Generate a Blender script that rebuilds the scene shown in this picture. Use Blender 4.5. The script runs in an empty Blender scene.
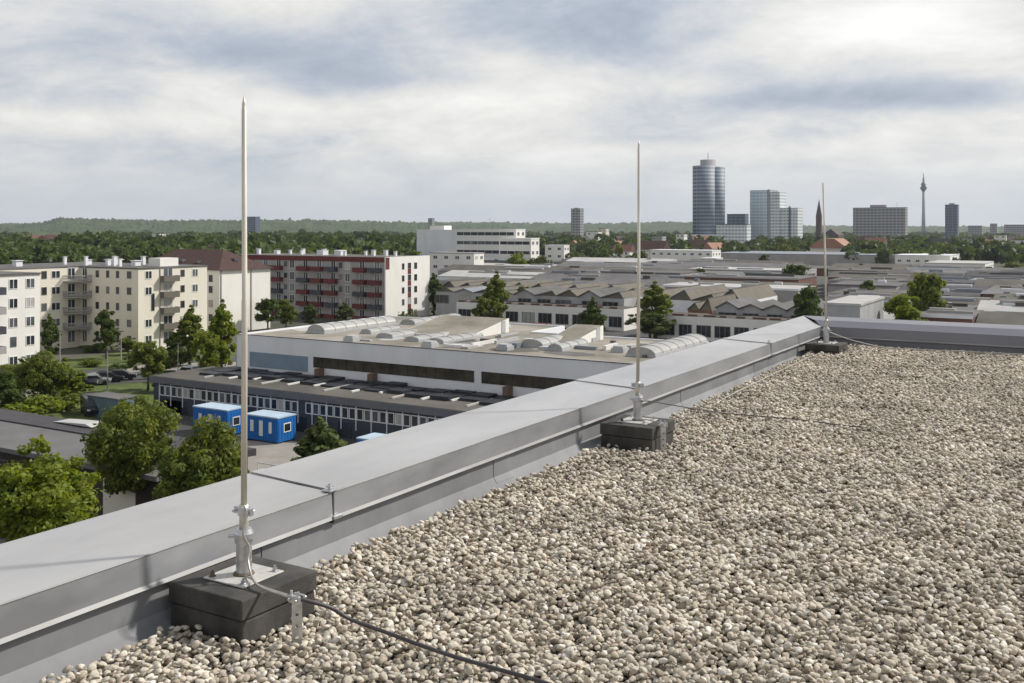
import bpy, math, random
import numpy as np
from mathutils import Vector, Matrix

random.seed(11)
rng = np.random.default_rng(11)
sc = bpy.context.scene
COL = sc.collection
R_ = math.radians

# ------------------------------------------------------------------ frame of reference
# world axes follow the city grid: +Y runs along the long parapet, +X to the right.
TH = math.atan(0.6)
SN, CS = math.sin(TH), math.cos(TH)
ZC = 1.56                      # eye height over the gravel
HG = 20.96                     # eye height over the street
ZG = ZC - HG
HOR = 228.0


def W(px, d):
    X = (px - 512) / 1000 * d
    return (CS * X - SN * d, SN * X + CS * d)


def at(px, py, h):             # a point h metres under the eye
    return W(px, h * 1000 / (py - HOR))


def G(px, py):
    return at(px, py, HG)


def ony(px, y):                # x where the sight line through px meets the line y = const
    k = (px - 512) / 1000
    return (k * CS * y - SN * y) / (CS + k * SN)


def onx(px, x):
    k = (px - 512) / 1000
    return (CS * x + k * SN * x) / (k * CS - SN)


def depth(x, y):
    return -SN * x + CS * y


# ------------------------------------------------------------------ materials
def mat(name, col, rough=0.7, metal=0.0, var=0.12, scale=1.0, bump=0.0, col2=None, detail=4, stretch=None, spec=0.4, bscale=None):
    m = bpy.data.materials.new(name)
    m.use_nodes = True
    nt = m.node_tree
    b = nt.nodes['Principled BSDF']
    b.inputs['Roughness'].default_value = rough
    b.inputs['Metallic'].default_value = metal
    b.inputs['Specular IOR Level'].default_value = spec
    geo = nt.nodes.new('ShaderNodeNewGeometry')
    mp = nt.nodes.new('ShaderNodeMapping')
    mp.inputs['Scale'].default_value = stretch or (1, 1, 1)
    nt.links.new(geo.outputs['Position'], mp.inputs['Vector'])
    n = nt.nodes.new('ShaderNodeTexNoise')
    n.inputs['Scale'].default_value = scale
    n.inputs['Detail'].default_value = detail
    n.inputs['Roughness'].default_value = 0.62
    nt.links.new(mp.outputs[0], n.inputs['Vector'])
    r = nt.nodes.new('ShaderNodeValToRGB')
    c1 = [max(0, c * (1 - var)) for c in col]
    c2 = list(col2) if col2 else [min(1, c * (1 + var)) for c in col]
    r.color_ramp.elements[0].position = 0.33
    r.color_ramp.elements[1].position = 0.67
    r.color_ramp.elements[0].color = (*c1, 1)
    r.color_ramp.elements[1].color = (*c2, 1)
    nt.links.new(n.outputs['Fac'], r.inputs['Fac'])
    nt.links.new(r.outputs['Color'], b.inputs['Base Color'])
    if bump:
        n2 = nt.nodes.new('ShaderNodeTexNoise')
        n2.inputs['Scale'].default_value = bscale or scale * 6
        n2.inputs['Detail'].default_value = 3
        nt.links.new(geo.outputs['Position'], n2.inputs['Vector'])
        bp = nt.nodes.new('ShaderNodeBump')
        bp.inputs['Strength'].default_value = bump
        bp.inputs['Distance'].default_value = 0.02
        nt.links.new(n2.outputs['Fac'], bp.inputs['Height'])
        nt.links.new(bp.outputs['Normal'], b.inputs['Normal'])
    return m


def leafmat(name, dark, light, scale=0.9, trans=0.3):
    m = bpy.data.materials.new(name)
    m.use_nodes = True
    nt = m.node_tree
    for n in list(nt.nodes):
        nt.nodes.remove(n)
    out = nt.nodes.new('ShaderNodeOutputMaterial')
    geo = nt.nodes.new('ShaderNodeNewGeometry')
    n = nt.nodes.new('ShaderNodeTexNoise')
    n.inputs['Scale'].default_value = scale
    n.inputs['Detail'].default_value = 3
    nt.links.new(geo.outputs['Position'], n.inputs['Vector'])
    r = nt.nodes.new('ShaderNodeValToRGB')
    r.color_ramp.elements[0].position = 0.32
    r.color_ramp.elements[1].position = 0.7
    r.color_ramp.elements[0].color = (*dark, 1)
    r.color_ramp.elements[1].color = (*light, 1)
    nt.links.new(n.outputs['Fac'], r.inputs['Fac'])
    d = nt.nodes.new('ShaderNodeBsdfPrincipled')
    d.inputs['Roughness'].default_value = 0.55
    d.inputs['Specular IOR Level'].default_value = 0.25
    t = nt.nodes.new('ShaderNodeBsdfTranslucent')
    hs = nt.nodes.new('ShaderNodeHueSaturation')
    hs.inputs['Hue'].default_value = 0.485
    hs.inputs['Saturation'].default_value = 1.1
    hs.inputs['Value'].default_value = 1.6
    nt.links.new(r.outputs['Color'], hs.inputs['Color'])
    nt.links.new(r.outputs['Color'], d.inputs['Base Color'])
    nt.links.new(hs.outputs['Color'], t.inputs['Color'])
    mx = nt.nodes.new('ShaderNodeMixShader')
    mx.inputs['Fac'].default_value = trans
    nt.links.new(d.outputs[0], mx.inputs[1])
    nt.links.new(t.outputs[0], mx.inputs[2])
    nt.links.new(mx.outputs[0], out.inputs['Surface'])
    return m


def bandmat(name, dark, light, pz, frac, px=0.0, rough=0.35, fracx=0.2):
    """storeys: glass bands and spandrels by height, with mullions across if px is set"""
    m = bpy.data.materials.new(name)
    m.use_nodes = True
    nt = m.node_tree
    b = nt.nodes['Principled BSDF']
    b.inputs['Roughness'].default_value = rough
    geo = nt.nodes.new('ShaderNodeNewGeometry')
    sp = nt.nodes.new('ShaderNodeSeparateXYZ')
    nt.links.new(geo.outputs['Position'], sp.inputs[0])

    def band(sock, per, fr):
        a = nt.nodes.new('ShaderNodeMath'); a.operation = 'DIVIDE'; a.inputs[1].default_value = per
        nt.links.new(sock, a.inputs[0])
        f = nt.nodes.new('ShaderNodeMath'); f.operation = 'FRACT'
        nt.links.new(a.outputs[0], f.inputs[0])
        g = nt.nodes.new('ShaderNodeMath'); g.operation = 'LESS_THAN'; g.inputs[1].default_value = fr
        nt.links.new(f.outputs[0], g.inputs[0])
        return g.outputs[0]
    fac = band(sp.outputs['Z'], pz, frac)
    if px:
        s = nt.nodes.new('ShaderNodeMath'); s.operation = 'ADD'
        nt.links.new(sp.outputs['X'], s.inputs[0]); nt.links.new(sp.outputs['Y'], s.inputs[1])
        f2 = band(s.outputs[0], px, fracx)
        mxm = nt.nodes.new('ShaderNodeMath'); mxm.operation = 'MAXIMUM'
        nt.links.new(fac, mxm.inputs[0]); nt.links.new(f2, mxm.inputs[1])
        fac = mxm.outputs[0]
    n = nt.nodes.new('ShaderNodeTexNoise'); n.inputs['Scale'].default_value = 0.15
    nt.links.new(geo.outputs['Position'], n.inputs['Vector'])
    mix = nt.nodes.new('ShaderNodeMix'); mix.data_type = 'RGBA'
    mix.inputs['A'].default_value = (*dark, 1); mix.inputs['B'].default_value = (*light, 1)
    nt.links.new(fac, mix.inputs['Factor'])
    mul = nt.nodes.new('ShaderNodeMix'); mul.data_type = 'RGBA'; mul.blend_type = 'MULTIPLY'; mul.inputs['Factor'].default_value = 0.28
    nt.links.new(mix.outputs['Result'], mul.inputs['A'])
    nt.links.new(n.outputs['Fac'], mul.inputs['B'])
    nt.links.new(mul.outputs['Result'], b.inputs['Base Color'])
    return m


M = {}
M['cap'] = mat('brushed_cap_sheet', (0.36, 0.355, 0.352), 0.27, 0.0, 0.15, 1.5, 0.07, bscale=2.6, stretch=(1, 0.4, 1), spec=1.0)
M['capdark'] = mat('cap_shade_tone', (0.085, 0.085, 0.11), 0.6, 0.0, 0.08, 1.5)  # shade of the back cap's inner slope, painted as a darker tone
M['capback'] = mat('shade_toned_cap_sheet', (0.20, 0.20, 0.225), 0.55, 0.1, 0.07, 1.2)  # darker copy of the cap metal, the back side's shade put into its colour
M['fascia'] = mat('fascia_sheet', (0.34, 0.345, 0.36), 0.36, 0.4, 0.24, 1.6, 0.10, bscale=5, stretch=(1, 0.7, 2))
M['drip'] = mat('bright_drip_edge', (0.27, 0.268, 0.26), 0.45, 0.0, 0.15, 3)
M['membrane'] = mat('grey_roof_membrane', (0.215, 0.217, 0.225), 0.62, 0.0, 0.2, 1.7, 0.12, bscale=5, spec=0.3)
M['seam'] = mat('dark_joint', (0.06, 0.06, 0.06), 0.6)
M['concrete_dark'] = mat('dark_ballast_concrete', (0.045, 0.043, 0.041), 0.85, 0, 0.2, 7, 0.3, bscale=220, col2=(0.085, 0.08, 0.073), detail=9)
M['galv'] = mat('galvanised_steel', (0.52, 0.53, 0.545), 0.36, 0.8, 0.18, 25)
M['plate'] = mat('base_plate_steel', (0.50, 0.485, 0.45), 0.5, 0.15, 0.15, 30)
M['rust'] = mat('brownish_bolt', (0.15, 0.12, 0.085), 0.7, 0.3, 0.3, 60)
M['alu'] = mat('cream_aluminium', (0.62, 0.575, 0.49), 0.42, 0.25, 0.14, 9, stretch=(1, 1, 0.3))
M['cable'] = mat('dark_cable_sheath', (0.055, 0.05, 0.055), 0.45, 0, 0.2, 20)
M['wire'] = mat('aluminium_wire', (0.42, 0.40, 0.37), 0.4, 0.5, 0.1, 30)
M['deck'] = mat('roof_felt', (0.07, 0.06, 0.05), 0.95, 0, 0.3, 8)
M['ownwall'] = mat('own_facade_render', (0.45, 0.45, 0.44), 0.8, 0, 0.08, 0.5)

M['white'] = mat('white_render', (0.76, 0.74, 0.69), 0.85, 0, 0.05, 0.25, stretch=(1, 1, 0.4))
M['cream'] = mat('cream_render', (0.70, 0.655, 0.55), 0.85, 0, 0.06, 0.2, stretch=(1, 1, 0.4))
M['palewhite'] = mat('pale_panel', (0.74, 0.745, 0.76), 0.6, 0, 0.06, 0.3, stretch=(1, 1, 0.3))
M['bluepanel'] = mat('blue_grey_panel', (0.20, 0.27, 0.34), 0.6, 0, 0.08, 0.4)
M['greyblue'] = mat('grey_metal_facade', (0.05, 0.056, 0.072), 0.6, 0.1, 0.15, 0.5)
M['greyfascia'] = mat('grey_roof_fascia', (0.13, 0.13, 0.145), 0.7, 0, 0.12, 0.6)
M['glass'] = mat('window_glass', (0.03, 0.034, 0.04), 0.15, 0, 0.6, 0.35, spec=0.45)
M['glasslight'] = mat('pale_window_glass', (0.10, 0.11, 0.12), 0.15, 0, 0.5, 0.35, spec=0.5)
M['ribbon'] = mat('brown_ribbon_glass', (0.05, 0.042, 0.03), 0.15, 0, 0.5, 0.5, spec=0.7)
M['frame'] = mat('white_window_frame', (0.72, 0.72, 0.70), 0.5, 0, 0.05, 2)
M['frameb'] = mat('brown_window_frame', (0.16, 0.10, 0.07), 0.6, 0, 0.1, 2)
M['curtain'] = mat('drawn_curtain', (0.40, 0.385, 0.35), 0.7, 0, 0.15, 1.5)
M['greyw'] = mat('grey_window_frame', (0.2, 0.2, 0.2), 0.5, 0, 0.1, 2)
M['red'] = mat('red_render', (0.125, 0.027, 0.025), 0.75, 0, 0.15, 0.4)
M['greyrender'] = mat('grey_render', (0.33, 0.315, 0.31), 0.85, 0, 0.1, 0.3)
M['brownroof'] = mat('brown_roof_tiles', (0.062, 0.030, 0.024), 0.8, 0, 0.2, 0.8)
M['redroof'] = mat('red_roof_tiles', (0.16, 0.075, 0.055), 0.8, 0, 0.2, 0.6)
M['terracotta'] = mat('terracotta_roof_tiles', (0.32, 0.17, 0.115), 0.8, 0, 0.12, 0.2)
M['darkroof'] = mat('dark_slate_roof', (0.055, 0.05, 0.055), 0.8, 0, 0.25, 0.5)
M['tanroof'] = mat('tan_gravel_roof', (0.22, 0.195, 0.155), 0.95, 0, 0.25, 0.16, col2=(0.34, 0.31, 0.26), detail=8)
M['greyroof'] = mat('grey_felt_roof', (0.115, 0.112, 0.107), 0.9, 0, 0.25, 0.15, stretch=(1, 1, 1))
M['brownfelt'] = mat('brown_felt_roof', (0.10, 0.091, 0.078), 0.9, 0, 0.3, 0.12)
M['palefelt'] = mat('pale_sheet_roof', (0.42, 0.41, 0.39), 0.7, 0, 0.15, 0.15)
M['metalroof'] = mat('grey_blue_metal_roof', (0.24, 0.26, 0.29), 0.5, 0.2, 0.12, 0.1)
M['shedroof'] = mat('shed_felt_roof', (0.135, 0.13, 0.13), 0.9, 0, 0.18, 0.25)
M['shedwall'] = mat('dark_timber_wall', (0.045, 0.036, 0.03), 0.85, 0, 0.3, 0.8)
M['tanwall'] = mat('tan_end_wall', (0.145, 0.13, 0.105), 0.9, 0, 0.12, 0.3)
M['brick'] = mat('red_brown_brick', (0.15, 0.075, 0.055), 0.9, 0, 0.2, 0.3)
M['brick2'] = mat('orange_brick', (0.34, 0.20, 0.13), 0.9, 0, 0.15, 0.3)
M['skylight'] = mat('frosted_skylight', (0.36, 0.355, 0.335), 0.45, 0, 0.12, 0.6)
M['skyframe'] = mat('skylight_kerb', (0.40, 0.41, 0.42), 0.6, 0, 0.1, 1)
M['blue'] = mat('blue_container_steel', (0.012, 0.13, 0.42), 0.5, 0, 0.12, 1)
M['bluetop'] = mat('pale_container_roof', (0.42, 0.52, 0.62), 0.5, 0, 0.12, 1)
M['blacktray'] = mat('dark_roof_panel', (0.022, 0.024, 0.03), 0.5, 0, 0.4, 0.8)
M['whitestrip'] = mat('white_roof_strip', (0.70, 0.69, 0.66), 0.6, 0, 0.08, 1)
M['bark'] = mat('bark', (0.075, 0.055, 0.04), 0.95, 0, 0.3, 4)
M['leafd'] = leafmat('dark_foliage', (0.034, 0.060, 0.014), (0.11, 0.15, 0.032), trans=0.36)
M['leafm'] = leafmat('mid_foliage', (0.055, 0.085, 0.013), (0.20, 0.23, 0.04), trans=0.42)
M['leafb'] = leafmat('bright_foliage', (0.085, 0.125, 0.012), (0.24, 0.28, 0.036), trans=0.42)
M['leafo'] = leafmat('olive_foliage', (0.045, 0.068, 0.018), (0.125, 0.155, 0.042))
M['leaffar'] = leafmat('far_foliage', (0.016, 0.032, 0.008), (0.10, 0.135, 0.026), scale=0.07)
M['grass'] = mat('rough_grass', (0.045, 0.07, 0.016), 0.95, 0, 0.4, 0.25, col2=(0.13, 0.165, 0.04), detail=7)
M['asphalt'] = mat('yard_asphalt', (0.07, 0.068, 0.068), 0.9, 0, 0.2, 0.3)
M['pave'] = mat('pale_paving', (0.27, 0.25, 0.22), 0.9, 0, 0.12, 0.5)
M['steel_dark'] = mat('dark_post', (0.10, 0.10, 0.11), 0.5, 0.5, 0.1, 3)
M['carpaint_d'] = mat('dark_car_paint', (0.02, 0.022, 0.03), 0.25, 0.3, 0.1, 1, spec=0.6)
M['carpaint_s'] = mat('silver_car_paint', (0.33, 0.34, 0.36), 0.3, 0.5, 0.1, 1, spec=0.6)
M['carpaint_r'] = mat('red_car_paint', (0.30, 0.02, 0.02), 0.3, 0.2, 0.1, 1, spec=0.6)
M['carpaint_w'] = mat('white_car_paint', (0.70, 0.70, 0.70), 0.3, 0.0, 0.05, 1, spec=0.6)
M['tyre'] = mat('tyre_rubber', (0.02, 0.02, 0.02), 0.9)
M['teal'] = mat('faded_teal_sheet', (0.10, 0.16, 0.18), 0.7, 0, 0.15, 0.8)
M['orange'] = mat('orange_red_cladding', (0.50, 0.12, 0.05), 0.6, 0, 0.12, 0.8)
M['wood'] = mat('far_wood_canopy', (0.018, 0.042, 0.013), 0.95, 0, 0.6, 0.014, col2=(0.075, 0.115, 0.03), detail=8)
M['town'] = mat('town_ground', (0.055, 0.065, 0.035), 0.95, 0, 0.4, 0.02, col2=(0.12, 0.115, 0.09), detail=6)
M['glassblue'] = bandmat('blue_curtain_wall', (0.48, 0.57, 0.62), (0.75, 0.81, 0.84), 3.6, 0.3, 4.5, 0.15, 0.15)
M['glassblue'].node_tree.nodes['Principled BSDF'].inputs['Metallic'].default_value = 0.5
M['glasswhite'] = bandmat('white_banded_office', (0.34, 0.40, 0.44), (0.85, 0.86, 0.85), 3.6, 0.5, 3.6, 0.3, 0.25)
M['towerglass'] = bandmat('grey_blue_tower_glass', (0.10, 0.13, 0.18), (0.29, 0.335, 0.39), 4.0, 0.42, 3.5, 0.62, 0.16)
M['slabgrid'] = bandmat('grey_slab_grid', (0.13, 0.13, 0.135), (0.37, 0.365, 0.36), 4.0, 0.42, 5.0, 0.6, 0.25)
M['darkgrid'] = bandmat('dark_blue_block', (0.06, 0.085, 0.13), (0.13, 0.17, 0.23), 4.0, 0.35, 6.0, 0.4, 0.2)
M['towerconc'] = mat('tower_concrete', (0.32, 0.32, 0.33), 0.8, 0, 0.06, 0.05)
M['spire'] = mat('dark_spire', (0.08, 0.05, 0.045), 0.8, 0, 0.2, 0.1)


# ------------------------------------------------------------------ mesh helpers
class MB:
    def __init__(s):
        s.v, s.f = [], []

    def box(s, x0, x1, y0, y1, z0, z1):
        b = len(s.v)
        s.v += [(x0, y0, z0), (x1, y0, z0), (x1, y1, z0), (x0, y1, z0), (x0, y0, z1), (x1, y0, z1), (x1, y1, z1), (x0, y1, z1)]
        s.f += [tuple(b + i for i in q) for q in ((0, 3, 2, 1), (4, 5, 6, 7), (0, 1, 5, 4), (1, 2, 6, 5), (2, 3, 7, 6), (3, 0, 4, 7))]
        return s

    def prism(s, pts, axis, a, b):
        """extrude a closed polygon: axis 'y' takes (x,z) points, 'x' takes (y,z), 'z' takes (x,y)"""
        n = len(pts)
        o = len(s.v)
        for t in (a, b):
            for p in pts:
                s.v.append({'y': (p[0], t, p[1]), 'x': (t, p[0], p[1]), 'z': (p[0], p[1], t)}[axis])
        s.f.append(tuple(range(o, o + n)))
        s.f.append(tuple(range(o + 2 * n - 1, o + n - 1, -1)))
        for i in range(n):
            j = (i + 1) % n
            s.f.append((o + i, o + n + i, o + n + j, o + j))
        return s

    def tube(s, pts, rad, n=8, cap=True):
        pts = [Vector(p) for p in pts]
        k = len(pts)
        rad = rad if isinstance(rad, (list, tuple)) else [rad] * k
        o = len(s.v)
        t0 = (pts[1] - pts[0]).normalized()
        up = Vector((0, 0, 1)) if abs(t0.z) < 0.9 else Vector((1, 0, 0))
        a = t0.cross(up).normalized()
        for i in range(k):
            t = (pts[min(i + 1, k - 1)] - pts[max(i - 1, 0)]).normalized()
            a = (a - t * a.dot(t)).normalized()
            b = t.cross(a)
            for j in range(n):
                ang = 2 * math.pi * j / n
                s.v.append(tuple(pts[i] + (a * math.cos(ang) + b * math.sin(ang)) * rad[i]))
        for i in range(k - 1):
            for j in range(n):
                q = (j + 1) % n
                s.f.append((o + i * n + j, o + i * n + q, o + (i + 1) * n + q, o + (i + 1) * n + j))
        if cap:
            s.f.append(tuple(o + j for j in range(n - 1, -1, -1)))
            s.f.append(tuple(o + (k - 1) * n + j for j in range(n)))
        return s

    def poly(s, pts):
        o = len(s.v)
        s.v += [tuple(p) for p in pts]
        s.f.append(tuple(range(o, o + len(pts))))
        return s

    def build(s, name, m, parent=None, smooth=False, bevel=0.0, segs=2):
        me = bpy.data.meshes.new(name)
        off = Vector(parent.get('_o', (0, 0, 0))) if parent else Vector((0, 0, 0))
        me.from_pydata([tuple(Vector(v) - off) for v in s.v], [], s.f)
        me.materials.append(m)
        o = bpy.data.objects.new(name, me)
        COL.objects.link(o)
        if parent:
            o.parent = parent
            o['_o'] = tuple(off)
        if bevel:
            bm_ = o.modifiers.new('bevel', 'BEVEL'); bm_.width = bevel; bm_.segments = segs; bm_.limit_method = 'ANGLE'
        if smooth:
            me.polygons.foreach_set('use_smooth', [True] * len(me.polygons))
        me.update()
        return o


def tag(o, label=None, cat=None, group=None, kind=None):
    if label: o['label'] = label
    if cat: o['category'] = cat
    if group: o['group'] = group
    if kind: o['kind'] = kind
    return o


def thing(name, label, cat, loc, group=None):
    o = bpy.data.objects.new(name, None)
    COL.objects.link(o)
    o.empty_display_size = 0.1
    o.location = loc
    o['_o'] = tuple(loc)
    return tag(o, label, cat, group)


def copy_tree(o, parent=None):
    c = o.copy()
    COL.objects.link(c)
    if parent: c.parent = parent
    for ch in list(o.children):
        copy_tree(ch, c)
    return c


def big_mesh(name, verts, faces4, m, parent=None):
    me = bpy.data.meshes.new(name)
    nv, nf = len(verts), len(faces4)
    me.vertices.add(nv)
    me.vertices.foreach_set('co', np.asarray(verts, np.float32).ravel())
    me.loops.add(nf * 4)
    me.loops.foreach_set('vertex_index', np.asarray(faces4, np.int32).ravel())
    me.polygons.add(nf)
    me.polygons.foreach_set('loop_start', np.arange(0, nf * 4, 4, dtype=np.int32))
    me.update(calc_edges=True)
    me.materials.append(m)
    o = bpy.data.objects.new(name, me)
    COL.objects.link(o)
    if parent: o.parent = parent
    return o


# ------------------------------------------------------------------ the roof we stand on
GX = -3.16       # where the gravel meets the upstand
FX = -3.24       # inner face of the cap
OX = -3.80
YB, YBO = 13.2, 14.48
ZI, ZO = 0.28, 0.30
Y0 = -14.0
X1 = 16.0


def gz(y):
    return 0.06 * np.clip((np.asarray(y) - 8.5) / 4.5, 0, 1)


bld = thing('flat_roof_building', 'our own flat roof with a grey metal capped parapet round the gravel', 'building', (0, 0, 0))
MB().box(OX + 0.06, X1, Y0, YBO - 0.06, ZG, -0.08).build('wall', M['ownwall'], bld)
MB().poly([(GX - 0.06, Y0, -0.075), (X1, Y0, -0.075), (X1, YB, -0.03), (GX - 0.06, YB, -0.03)]).build('roof_deck', M['deck'], bld)
# upstand with membrane and fillet, long side and back side
up = MB()
ny = 60
prof = [(OX + 0.06, -0.08), (OX + 0.06, 0.26), (FX - 0.015, 0.25), (FX - 0.012, 0.03), (FX + 0.012, -0.005), (GX + 0.02, -0.06), (GX + 0.02, -0.08)]
up.prism(prof, 'y', Y0, YB - 0.02)
up.build('upstand', M['membrane'], bld)
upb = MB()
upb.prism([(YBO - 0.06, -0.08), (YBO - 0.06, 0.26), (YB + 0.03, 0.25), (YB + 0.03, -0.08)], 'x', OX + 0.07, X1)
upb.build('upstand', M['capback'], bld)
# welded laps in the membrane: slightly proud flaps beside the seams
for yl, wd in ((3.25, 0.22), (6.95, 0.25), (0.9, 0.2), (8.3, 0.2), (10.4, 0.22), (5.2, 0.2)):
    f = MB()
    f.prism([(FX - 0.0122, 0.16), (FX - 0.0122, 0.03), (FX + 0.0118, -0.005), (FX + 0.0135, -0.0035), (FX - 0.0095, 0.031), (FX - 0.0095, 0.16)], 'y', yl, yl + wd)
    f.build('membrane_lap', M['membrane'], bld)

# cap sheets between the joints (3.63 m apart)
joints = [-10.81, -7.18, -3.55, 0.08, 3.71, 7.34, 10.97]
ends = [Y0] + joints + [None]
for i in range(len(ends) - 1):
    a, b = ends[i] + (0.004 if i else 0), ends[i + 1]
    m1, m2, m3 = MB(), MB(), MB()
    bi = YB if b is None else b - 0.004
    bo = YBO if b is None else b - 0.004
    sag = random.uniform(-0.002, 0.002)
    n = 14
    rows = []
    for k in range(n + 1):
        t = k / n
        yi, yo = a + (bi - a) * t, a + (bo - a) * t
        w_ = 0.0018 * math.sin(7.3 * t * 3 + i) + 0.0012 * math.sin(19 * t + 2 * i)
        rows.append([(FX + w_ * 0.6, yi, ZI), ((FX * .6 + OX * .4), yi * .6 + yo * .4, ZI * .6 + ZO * .4 - 0.004 + w_), (OX, yo, ZO), (OX, yo, 0.12)])
    for k in range(n):
        for c in range(3):
            m1.poly([rows[k][c], rows[k + 1][c], rows[k + 1][c + 1], rows[k][c + 1]])
    m1.build('cap_sheet', M['cap'], bld)
    for k in range(n):
        p, q = rows[k][0], rows[k + 1][0]
        m2.poly([(p[0], p[1], ZI), (p[0] + 0.004, p[1], 0.165), (q[0] + 0.004, q[1], 0.165), (q[0], q[1], ZI)])
        m3.poly([(p[0] + 0.004, p[1], 0.165), (p[0] + 0.014, p[1], 0.150), (q[0] + 0.014, q[1], 0.150), (q[0] + 0.004, q[1], 0.165)])
        m3.poly([(p[0] + 0.014, p[1], 0.150), (p[0] - 0.01, p[1], 0.148), (q[0] - 0.01, q[1], 0.148), (q[0] + 0.014, q[1], 0.150)])
    m2.build('fascia', M['fascia'], bld)
    m3.build('drip_edge', M['drip'], bld)
    # rounded folded edge
    e = MB().tube([(r[0][0], r[0][1], ZI - 0.001) for r in rows], 0.0035, 6)
    e.build('folded_edge', M['drip'], bld)
for y in joints:
    j = MB()
    j.box(OX - 0.004, FX + 0.006, y - 0.005, y + 0.005, 0.13, 0.284)
    o = j.build('joint_gap', M['seam'], bld)
    c = MB()
    pts = [(FX, ZI - 0.002), (OX, ZO - 0.002), (OX, ZO + 0.006), (FX, ZI + 0.005)]
    c.prism(pts, 'y', y + 0.012, y + 0.10)
    c.build('joint_cover', M['cap'], bld)
    if y > 0:
        k = MB()
        k.box(FX - 0.045, FX + 0.012, y - 0.03, y + 0.025, ZI + 0.004, ZI + 0.012)
        k.tube([(FX - 0.02, y, ZI + 0.01), (FX - 0.02, y, ZI + 0.04)], 0.007, 8)
        k.box(FX - 0.035, FX - 0.005, y - 0.012, y + 0.012, ZI + 0.02, ZI + 0.030)
        k.build('joint_clip', M['galv'], bld, bevel=0.002)
        k2 = MB().box(FX + 0.006, FX + 0.022, y - 0.012, y + 0.05, 0.150, 0.166)
        k2.build('joint_clip', M['galv'], bld, bevel=0.002)
# back cap
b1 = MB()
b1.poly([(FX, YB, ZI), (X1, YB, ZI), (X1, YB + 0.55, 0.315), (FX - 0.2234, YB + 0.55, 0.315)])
b1.build('cap_shade_strip', M['capdark'], bld)  # the slope's shade drawn as a strip of darker colour
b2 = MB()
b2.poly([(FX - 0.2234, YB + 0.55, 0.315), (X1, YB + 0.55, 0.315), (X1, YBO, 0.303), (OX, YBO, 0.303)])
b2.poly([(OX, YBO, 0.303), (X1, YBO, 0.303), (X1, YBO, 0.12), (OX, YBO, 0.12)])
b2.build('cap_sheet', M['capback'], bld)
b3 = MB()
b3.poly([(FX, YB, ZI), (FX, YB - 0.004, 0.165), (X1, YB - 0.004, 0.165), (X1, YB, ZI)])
b3.build('fascia', M['capback'], bld)  # same metal as the long side, its shade painted in
b4 = MB().poly([(FX, YB - 0.004, 0.165), (FX + 0.02, YB - 0.018, 0.150), (X1, YB - 0.018, 0.150), (X1, YB - 0.004, 0.165)])
b4.build('drip_edge', M['drip'], bld)
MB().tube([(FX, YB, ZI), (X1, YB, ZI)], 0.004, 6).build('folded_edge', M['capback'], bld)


# ------------------------------------------------------------------ gravel (pebbles as instances of one object)
BLK = [(-3.0, 2.90), (-2.95, 6.69), (-2.985, 12.42)]


def layer(sp, x0, x1, y0, y1, keep, zoff, jit):
    nx, ny = int((x1 - x0) / sp), int((y1 - y0) / (sp * 0.87))
    ii, jj = np.meshgrid(np.arange(nx), np.arange(ny))
    x = x0 + (ii + 0.5 * (jj % 2)) * sp
    y = y0 + jj * sp * 0.87
    x = (x + rng.normal(0, jit * sp, x.shape)).ravel()
    y = (y + rng.normal(0, jit * sp, y.shape)).ravel()
    k = rng.random(x.shape) < keep
    x, y = x[k], y[k]
    z = zoff + rng.normal(0, 0.0068, x.shape) + gz(y)
    # gentle heaps and hollows
    z += 0.011 * np.sin(x * 15.7 + 2 * np.sin(y * 6.3)) * np.cos(y * 13.9 + 1.7 * np.sin(x * 7.1)) + 0.009 * np.sin(x * 2.1 + 1.3 * np.sin(y * 1.1)) * np.cos(y * 1.7 + x)
    ok = np.ones(len(x), bool)
    for bx, by in BLK:
        ok &= ~((np.abs(x - bx) < 0.212) & (np.abs(y - by) < 0.212))
    ok &= (x > GX + 0.012 + 0.02 * rng.random(len(x)) ** 2) & (y < YB + 0.01)
    return np.stack([x[ok], y[ok], z[ok]], 1)


P_ = np.concatenate([layer(0.0225, GX, 2.4, -0.6, YB + 0.01, 0.93, -0.012, 0.2),
                     layer(0.0255, GX + 0.01, 2.4, -0.6, YB - 0.01, 0.36, 0.009, 0.3),
                     layer(0.029, GX, 2.4, -0.6, YB, 0.9, -0.036, 0.2)])
me = bpy.data.meshes.new('gravel')
me.vertices.add(len(P_))
me.vertices.foreach_set('co', P_.astype(np.float32).ravel())
me.update()
gravel = bpy.data.objects.new('gravel', me)
COL.objects.link(gravel)
tag(gravel, 'rounded beige and grey roof gravel', None, None, 'stuff')

gm = bpy.data.materials.new('pebble_stone')
gm.use_nodes = True
nt = gm.node_tree
bs = nt.nodes['Principled BSDF']
bs.inputs['Roughness'].default_value = 0.78
bs.inputs['Specular IOR Level'].default_value = 0.3
oi = nt.nodes.new('ShaderNodeObjectInfo')
rp = nt.nodes.new('ShaderNodeValToRGB')
els = rp.color_ramp.elements
pal = [(0.0, (0.15, 0.12, 0.085)), (0.07, (0.29, 0.24, 0.18)), (0.22, (0.51, 0.45, 0.355)), (0.40, (0.61, 0.55, 0.445)), (0.55, (0.47, 0.425, 0.355)),
       (0.68, (0.65, 0.59, 0.48)), (0.80, (0.46, 0.39, 0.305)), (0.90, (0.71, 0.655, 0.56)), (1.0, (0.78, 0.735, 0.66))]
els[0].position, els[0].color = 0.0, (*pal[0][1], 1)
els[1].position, els[1].color = 1.0, (*pal[-1][1], 1)
for p, c in pal[1:-1]:
    e = els.new(p); e.color = (*c, 1)
nt.links.new(oi.outputs['Random'], rp.inputs['Fac'])
gg = nt.nodes.new('ShaderNodeNewGeometry')
nn = nt.nodes.new('ShaderNodeTexNoise'); nn.inputs['Scale'].default_value = 90; nn.inputs['Detail'].default_value = 4
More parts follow.
